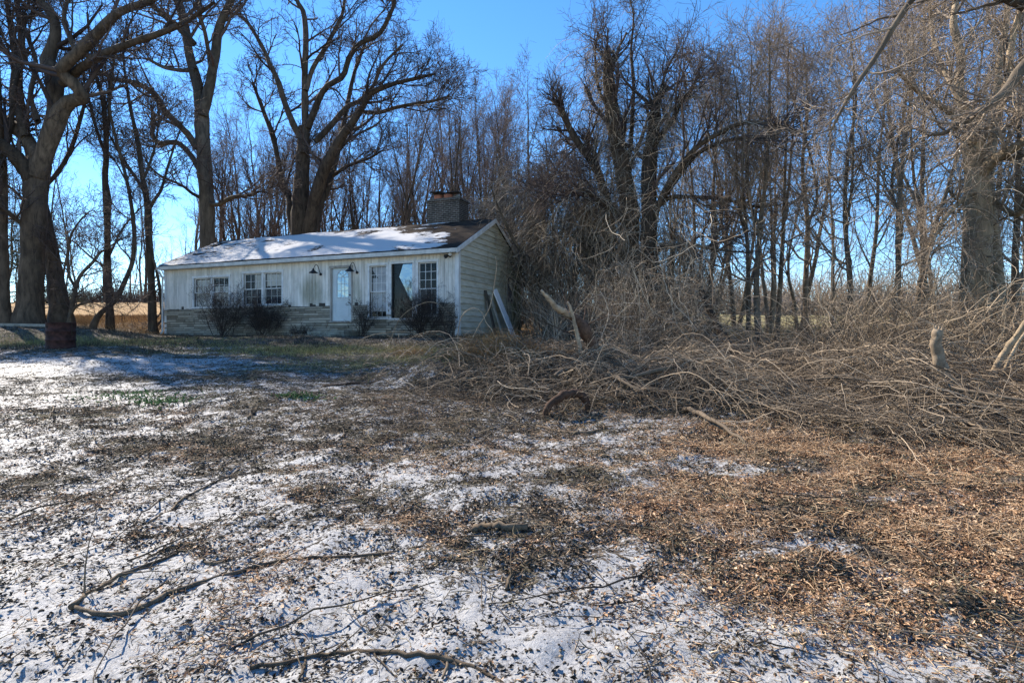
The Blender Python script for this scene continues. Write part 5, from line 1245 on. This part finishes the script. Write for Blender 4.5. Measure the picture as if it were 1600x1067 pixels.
# ------------------------------------------------------------------ litter, clods, straw, green sprigs
def leaves(n, fn, size, name, mat, label, cat, lift=(.0, .02), asp=(.25, .6), curlr=(.2, .9)):
    xy = pick(n, fn); z = ground(xy[:, 0], xy[:, 1]) + surf(xy[:, 0], xy[:, 1])
    a = U(0, 2 * np.pi, n); L = (size[0] + (size[1] - size[0]) * rng.random(n) ** 1.8) * (1 + xy[:, 1] * .03); W = L * U(asp[0], asp[1], n)
    u = np.stack([np.cos(a), np.sin(a), rng.normal(0, .25, n)], 1); u = unit(u)
    w = np.stack([-np.sin(a), np.cos(a), rng.normal(0, .35, n)], 1); w = unit(w - (w * u).sum(1, keepdims=True) * u); nn = np.cross(u, w)
    c = np.column_stack([xy, z + U(lift[0], lift[1], n)])
    k = (U(curlr[0], curlr[1], n) * W)[:, None]
    v = np.stack([c - u * L[:, None] * .5, c - w * W[:, None] * .5 + nn * k * .5, c + w * W[:, None] * .5 + nn * k * .5, c + u * L[:, None] * .5 + nn * k * .3, c], 1)
    i = np.arange(n)[:, None] * 5
    f = np.stack([np.concatenate([i + 0, i + 4, i + 1], 1), np.concatenate([i + 1, i + 4, i + 3], 1), np.concatenate([i + 0, i + 2, i + 4], 1), np.concatenate([i + 2, i + 3, i + 4], 1)], 1)
    b = MB(); b.add(v.reshape(-1, 3), None, f.reshape(-1, 3), np.repeat(rng.random(n), 5))
    o = b.build(name, mat); return tag(o, label, cat, None, 'stuff')
def surf(X, Y):
    w = (1 - sstep(7, 13, Y)) * (Y > 1.5); c = cover(X, Y)
    return w * (0.030 * fbm(X * 6, Y * 6, 3) + 0.014 * vnoise(X * 19, Y * 19) + 0.010 * np.clip(-(c - .5), -.3, .6))
def speck(X, Y): return np.clip(.42 + 2.6 * fbm(X * 5.5 + 5, Y * 6.5, 3), .02, 1) ** 1.3
inv = lambda X, Y: (np.abs(X / Y) < .98)
leafR = band(-8, 8, 2.2, 9, lambda X, Y: inv(X, Y) * np.clip(leafy(X, Y) * 1.3 + .04, 0, 1) * np.clip(.3 + 2.2 * fbm(X * 3 + 9, Y * 3, 3), .05, 1) * (1 - .75 * sstep(.45, .85, cover(X, Y))) * np.clip(1.25 - Y / 11, .25, 1))
leaves(110000, leafR, (.009, .034), 'leaf_litter', M['leaf'], 'brown dead leaves strewn over the yard', 'leaf litter')
leafS = band(-20, 8, 2.2, 24, lambda X, Y: inv(X, Y) * (1 - .62 * sstep(.45, .80, cover(X, Y))) * speck(X, Y) * np.clip(1.1 - Y / 12, .10, 1))
leaves(210000, leafS, (.007, .036), 'chipped_litter', M['chip'], 'dark wood chips and rotten leaves poking through the thin snow', 'litter', asp=(.25, .6), curlr=(.5, 1.5))
def clods(n, fn, size, name, mat, label):
    xy = pick(n, fn); z = ground(xy[:, 0], xy[:, 1]) + surf(xy[:, 0], xy[:, 1]); s = (size[0] + (size[1] - size[0]) * rng.random(n) ** 2.6) * (1 + xy[:, 1] * .04)
    o6 = np.array([(1, 0, 0), (0, 1, 0), (-1, 0, 0), (0, -1, 0), (0, 0, .55), (0, 0, -.6)], float)
    v = o6[None] * s[:, None, None] * U(.5, 1.3, (n, 6, 1)); a = U(0, 6.28, n); ca, sa = np.cos(a)[:, None], np.sin(a)[:, None]
    x_ = v[:, :, 0] * 1.5; v = np.stack([x_ * ca - v[:, :, 1] * sa, x_ * sa + v[:, :, 1] * ca, v[:, :, 2]], -1) + np.column_stack([xy, z + s * .15])[:, None, :]
    f6 = np.array([(0, 1, 4), (1, 2, 4), (2, 3, 4), (3, 0, 4), (1, 0, 5), (2, 1, 5), (3, 2, 5), (0, 3, 5)])
    f = (np.arange(n)[:, None, None] * 6 + f6[None]).reshape(-1, 3)
    b = MB(); b.add(v.reshape(-1, 3), None, f, np.repeat(rng.random(n), 6)); o = b.build(name, mat, None, True); return tag(o, label, 'litter', None, 'stuff')
clodR = band(-9, 7, 2.2, 11, lambda X, Y: inv(X, Y) * speck(X + 3, Y) * (1 - .7 * sstep(.4, .9, cover(X, Y))) * np.clip(1.2 - Y / 12, .2, 1))
clods(50000, clodR, (.003, .013), 'earth_crumbs', M['chip'], 'crumbs of earth and frozen leaf on the snow')
def blades(n, fn, H, name, mat, label, cat, wig=.18, droop=-.10, rad=(.002, .0035), npt=5):
    xy = pick(n, fn); p0 = np.column_stack([xy, ground(xy[:, 0], xy[:, 1]) - .01]); d = rng.normal(size=(n, 3)) * [.5, .5, .15] + [0, 0, 1]
    pts = march(p0, d, U(H[0], H[1], n), npt, wig, droop); return put(name, [(pts, U(rad[0], rad[1], n)[:, None] * np.linspace(1, .3, npt), 3)], mat, 'stuff', label, cat)
def spots(L):
    L = [patch(px, py, rx, ry, w) for px, py, rx, ry, w in L]
    x0 = min(p[0] - 2 * p[2] for p in L); x1 = max(p[0] + 2 * p[2] for p in L); y0 = min(p[1] - 2 * p[3] for p in L); y1 = max(p[1] + 2 * p[3] for p in L)
    return band(x0, x1, y0, y1, lambda X, Y: np.clip(field_sum(L, X, Y), 0, 1) ** 1.5)
blades(9000, spots([(805, 556, .9, .5, 1), (835, 562, .7, .4, .8), (640, 556, .5, .3, .5), (760, 562, .6, .3, .6), (1160, 566, .9, .5, .8)]), (.15, .5), 'straw_grass', M['straw'], 'orange dry grass tufts behind the brush pile', 'dry grass')
def farleft(X, Y):
    r = CX + X / Y * FPX; return sstep(-30, 60, r) * (1 - sstep(225, 268, r)) * sstep(23.5, 26, Y)
blades(22000, band(-36, -13, 24, 40, farleft), (.08, .38), 'field_grass', M['straw'], 'golden dry grass at the near edge of the field', 'dry grass', rad=(.004, .008))
blades(24000, band(-22, 3, 15, 24.5, lambda X, Y: np.clip(.25 + 1.6 * fbm(X * .7, Y * .7, 3), .03, 1) * (1 - .9 * sstep(.3, .6, cover(X, Y)))), (.04, .16), 'yard_grass', M['chip'], 'dead brown lawn and leaves by the cottage wall', 'dead grass', rad=(.004, .007))
blades(18000, spots([(560, 550, 3.5, 1.0, 1), (640, 560, 2.5, .9, .9), (480, 548, 2.5, .8, .8), (100, 535, 5, 1.5, .8), (300, 540, 4, .6, .5), (880, 560, 2.5, 1, .8), (780, 545, 2, 1, .8)]), (.05, .18), 'lawn_grass', M['grass'], 'ragged winter lawn in front of the cottage', 'grass', rad=(.003, .005))
def farright(X, Y): return cone(X, Y, 1000, 1640)
blades(9000, band(4, 32, 20, 40, farright), (.2, .7), 'meadow_grass', M['straw'], 'pale dry grass in the far meadow behind the tree belt', 'dry grass', rad=(.004, .008))
def mat_strands(n, fn, L, rad, name, mat, label, lift=.012, up=.25):
    xy = pick(n, fn); z = ground(xy[:, 0], xy[:, 1]) + surf(xy[:, 0], xy[:, 1]) + .003
    a = U(0, 2 * np.pi, n); d = np.stack([np.cos(a), np.sin(a), np.abs(rng.normal(0, up, n))], 1)
    LL = (L[0] + (L[1] - L[0]) * rng.random(n) ** 2) * (1 + xy[:, 1] * .05)
    pts = march(np.column_stack([xy, z + lift * rng.random(n) ** 2]), d, LL, 5, .25, -up * .55, .1)
    r = U(rad[0], rad[1], n)[:, None] * (1 + xy[:, 1:2] * .06) * np.array([[.7, 1, 1, .8, .3]])
    return put(name, [(pts, r, 3)], mat, 'stuff', label, 'matted grass')
matR = band(-14, 8, 2.1, 17, lambda X, Y: inv(X, Y) * np.clip(.25 + 2.2 * fbm(X * 2.6 + 9, Y * 3.4, 3), .04, 1) * (1 - .75 * sstep(.35, .8, cover(X, Y))) * np.clip(1.1 - Y / 14, .15, 1))
mat_strands(52000, matR, (.025, .13), (.0011, .0026), 'matted_grass', M['matgrass'], 'matted dead grass and stalks poking through the snow')
matL = band(-2, 8, 2.1, 9, lambda X, Y: inv(X, Y) * np.clip(leafy(X, Y) * 1.2, 0, 1) * np.clip(.35 + 2 * fbm(X * 2.2, Y * 3.0 + 4, 3), .05, 1))
mat_strands(45000, matL, (.02, .12), (.0011, .0024), 'straw_litter', M['strawlit'], 'golden straw and leaf ribs mixed into the leaf litter')
def sprig(label, px, py, W):
    p = G(px, py); n = 200; xy = p[:2] + rng.normal(size=(n, 2)) * [W * 1.2, W * .7]; p0 = np.column_stack([xy, ground(xy[:, 0], xy[:, 1])]) 
    pts = march(p0, rng.normal(size=(n, 3)) * [.8, .8, .2] + [0, 0, .8], U(.05, .11, n), 4, .2, -.1)
    b = MB(); b.tubes(pts - p, U(.004, .010, n)[:, None] * np.array([[.6, 1, .8, .2]]), 3); o = b.build('green_weed', M['green'], None, True); o.location = p
    return tag(o, label, 'weed', None, 'stuff')
sprig('wide patch of green weeds by the snowy wheel track', 205, 617, .35); sprig('green weeds near the white snow strip', 255, 628, .2); sprig('small lone green weed tuft in the raked litter', 468, 620, .14)
# bushy fringe between golden field and sky, brush under the tree belts
hedgeR = band(-95, -36, 108, 122, lambda X, Y: np.ones_like(X))
put('hedgerow', [(*shoots(4200, hedgeR, (1.5, 5.0), (1.0, 4), .03, rad=(.02, .05), npt=7, wig=.2), 3)], M['twig_dark'], label='far dark hedgerow along the golden field', cat='hedgerow')
woodR = band(-30, 6, 36, 60, lambda X, Y: cone(X, Y, 330, 900))
put('wood_undergrowth', [(*shoots(3000, woodR, (2, 7), (2, 7), .02, rad=(.010, .022), npt=8, wig=.16), 3)], M['twig_wood'], label='grey undergrowth on the floor of the woods behind the cottage', cat='undergrowth')
farR = band(20, 130, 100, 128, lambda X, Y: np.ones_like(X))
put('far_woods', [(*shoots(6500, farR, (4, 12), (2, 6), .012, rad=(.03, .07), npt=7, wig=.16), 3)], M['twig_sunlit'], label='brownish far woods beyond the white houses', cat='woods')

# ------------------------------------------------------------------ drum, rail, far houses
p = G(95, 544); p[2] = float(ground(p[0], p[1])) - .02
dr_ = empty('rusty_drum', p); tag(dr_, 'rusty red steel drum standing on the lawn below the old tree', 'drum')
H = 41 / FPX * p[1]; R_ = 19 / FPX * p[1]
prof = [(0, .02), (R_ * .97, .02), (R_ * 1.03, .0), (R_ * 1.03, .03), (R_, .04)]
for k in (1 / 3, 2 / 3): prof += [(R_, H * k - .025), (R_ * 1.045, H * k - .01), (R_ * 1.045, H * k + .01), (R_, H * k + .025)]
prof += [(R_, H - .03), (R_ * 1.035, H - .02), (R_ * 1.035, H), (R_ * .98, H), (R_ * .96, H - .03), (R_ * .96, H * .5), (0, H * .5)]
MB().lathe(prof, (0, 0, 0), 32).build('barrel_shell', M['rust'], dr_, True)
asb = MB(); asb.tubes(*[q for q in (march(np.array([[0, 0, H * .5]] * 14) + rng.normal(size=(14, 3)) * [.1, .1, 0], rng.normal(size=(14, 3)) * .5 + [0, 0, .5], U(.2, .4, 14), 5, .1), np.full((14, 5), .012))], 5)
asb.build('charred_sticks', M['chip'], dr_, True)
r0, r1 = P(-40, 513, 21.6), P(74, 508, 22.6); 
fe = empty('low_rail', (r0[0], r0[1], 0)); tag(fe, 'weathered grey timber rail lying on the ground before the big old trunk', 'rail')
g0, g1 = float(ground(*r0[:2])), float(ground(*r1[:2])); b0 = np.array([r0[0], r0[1], 0]); dv = unit(r1 - r0); sd = np.array([-dv[1], dv[0], 0]) * .05
zt = [g0 + .05, g1 + .05]
a_, c_ = np.array([*r0[:2], zt[0]]) - b0, np.array([*r1[:2], zt[1]]) - b0; h = np.array([0, 0, .11])
MB().hexa([a_ - sd, a_ + sd, c_ + sd, c_ - sd, a_ - sd + h, a_ + sd + h, c_ + sd + h, c_ - sd + h]).build('rail_beam', M['greyrail'], fe)
M['farwhite'] = plain('far_white_wall', (0.30, 0.30, 0.295), .7, .06, 1); M['farroof'] = plain('far_grey_roof', (0.16, 0.15, 0.15), .9, .2, 1)
def far_house(label, px, Y, w, d, hgt, rise, rot, nwin):
    X = (px - CX) / FPX * Y; g = float(ground(X, Y)); o = empty('farmhouse', (X, Y, g - .3), rot); tag(o, label, 'house')
    wv = MB(); wv.box((-w / 2, -d / 2, 0), (w / 2, d / 2, hgt)); 
    for sx_ in (-w / 2, w / 2 - .1): wv.prism([(sx_, -d / 2, hgt), (sx_, d / 2, hgt), (sx_, 0, hgt + rise)], (.1, 0, 0))
    wv.build('wall', M['farwhite'], o)
    rf = MB(); e = .4
    for s in (-1, 1): rf.hexa([(-w / 2 - e, s * (d / 2 + e), hgt - .15), (w / 2 + e, s * (d / 2 + e), hgt - .15), (w / 2 + e, s * .003, hgt + rise), (-w / 2 - e, s * .003, hgt + rise),
                               (-w / 2 - e, s * (d / 2 + e), hgt + .05), (w / 2 + e, s * (d / 2 + e), hgt + .05), (w / 2 + e, s * .003, hgt + rise + .2), (-w / 2 - e, s * .003, hgt + rise + .2)])
    ro_ = rf.build('roof', M['farroof'], o); MB().box((w * .2, -.4, hgt + rise - .5), (w * .2 + .7, .4, hgt + rise + 1.0)).build('chimney', M['brick'], ro_)
    for i in range(nwin):
        xx = -w / 2 + w * (i + .5) / nwin; f_ = MB(); f_.box((xx - .55, -d / 2 - .05, 1.1), (xx + .55, -d / 2 - .002, 2.6)); wo = f_.build('window', M['frame'], o)
        MB().box((xx - .42, -d / 2 - .06, 1.22), (xx + .42, -d / 2 - .052, 2.48)).build('pane', M['navy'], wo)
far_house('far white house seen through the slender trees by the gap', 1208, 112, 9, 6, 2.6, 1.4, math.radians(-12), 3)
far_house('far pale house behind the brambles near the big tan tree', 1385, 110, 11, 7, 2.7, 1.5, math.radians(-20), 4)

# ------------------------------------------------------------------ sky, sun, camera
sc = bpy.context.scene
w = bpy.data.worlds.new('World'); sc.world = w; w.use_nodes = True
nt = w.node_tree; bg = nt.nodes['Background']
AZ, EL = math.radians(-49), math.radians(38)       # sun beyond the woods, over the low end of the cottage
sky = nt.nodes.new('ShaderNodeTexSky'); sky.sky_type = 'NISHITA'; sky.sun_disc = False
sky.sun_elevation = EL; sky.sun_rotation = AZ; sky.air_density = 0.85; sky.dust_density = 0.0; sky.ozone_density = 3.0; sky.altitude = 300
hsv = nt.nodes.new('ShaderNodeHueSaturation'); hsv.inputs['Saturation'].default_value = 1.22; hsv.inputs['Value'].default_value = 0.92
nt.links.new(sky.outputs[0], hsv.inputs['Color']); nt.links.new(hsv.outputs[0], bg.inputs[0])
bg.inputs[1].default_value = 0.15
L = bpy.data.lights.new('sun', 'SUN'); L.energy = 5.0; L.angle = math.radians(.53); L.color = (1.0, .90, .76)
lo = bpy.data.objects.new('sun', L); C.objects.link(lo)
from mathutils import Vector
tosun = Vector((math.sin(AZ) * math.cos(EL), math.cos(AZ) * math.cos(EL), math.sin(EL)))
lo.rotation_euler = (-tosun).to_track_quat('-Z', 'Y').to_euler(); lo.location = (0, 0, 40)
cam = bpy.data.cameras.new('camera'); co = bpy.data.objects.new('camera', cam); C.objects.link(co)
cam.sensor_width = 36; cam.lens = 36 * FPX / 1600; cam.clip_start = .05; cam.clip_end = 3000
cam.shift_y = (HY - 533.5) / 1600
co.location = (0, 0, CAMZ); co.rotation_euler = (math.radians(90), 0, 0)
sc.camera = co
sc.view_settings.view_transform = 'Standard'; sc.view_settings.look = 'None'; sc.view_settings.exposure = 1.10
sc.render.engine = 'CYCLES'; sc.cycles.max_bounces = 5; sc.cycles.transparent_max_bounces = 12
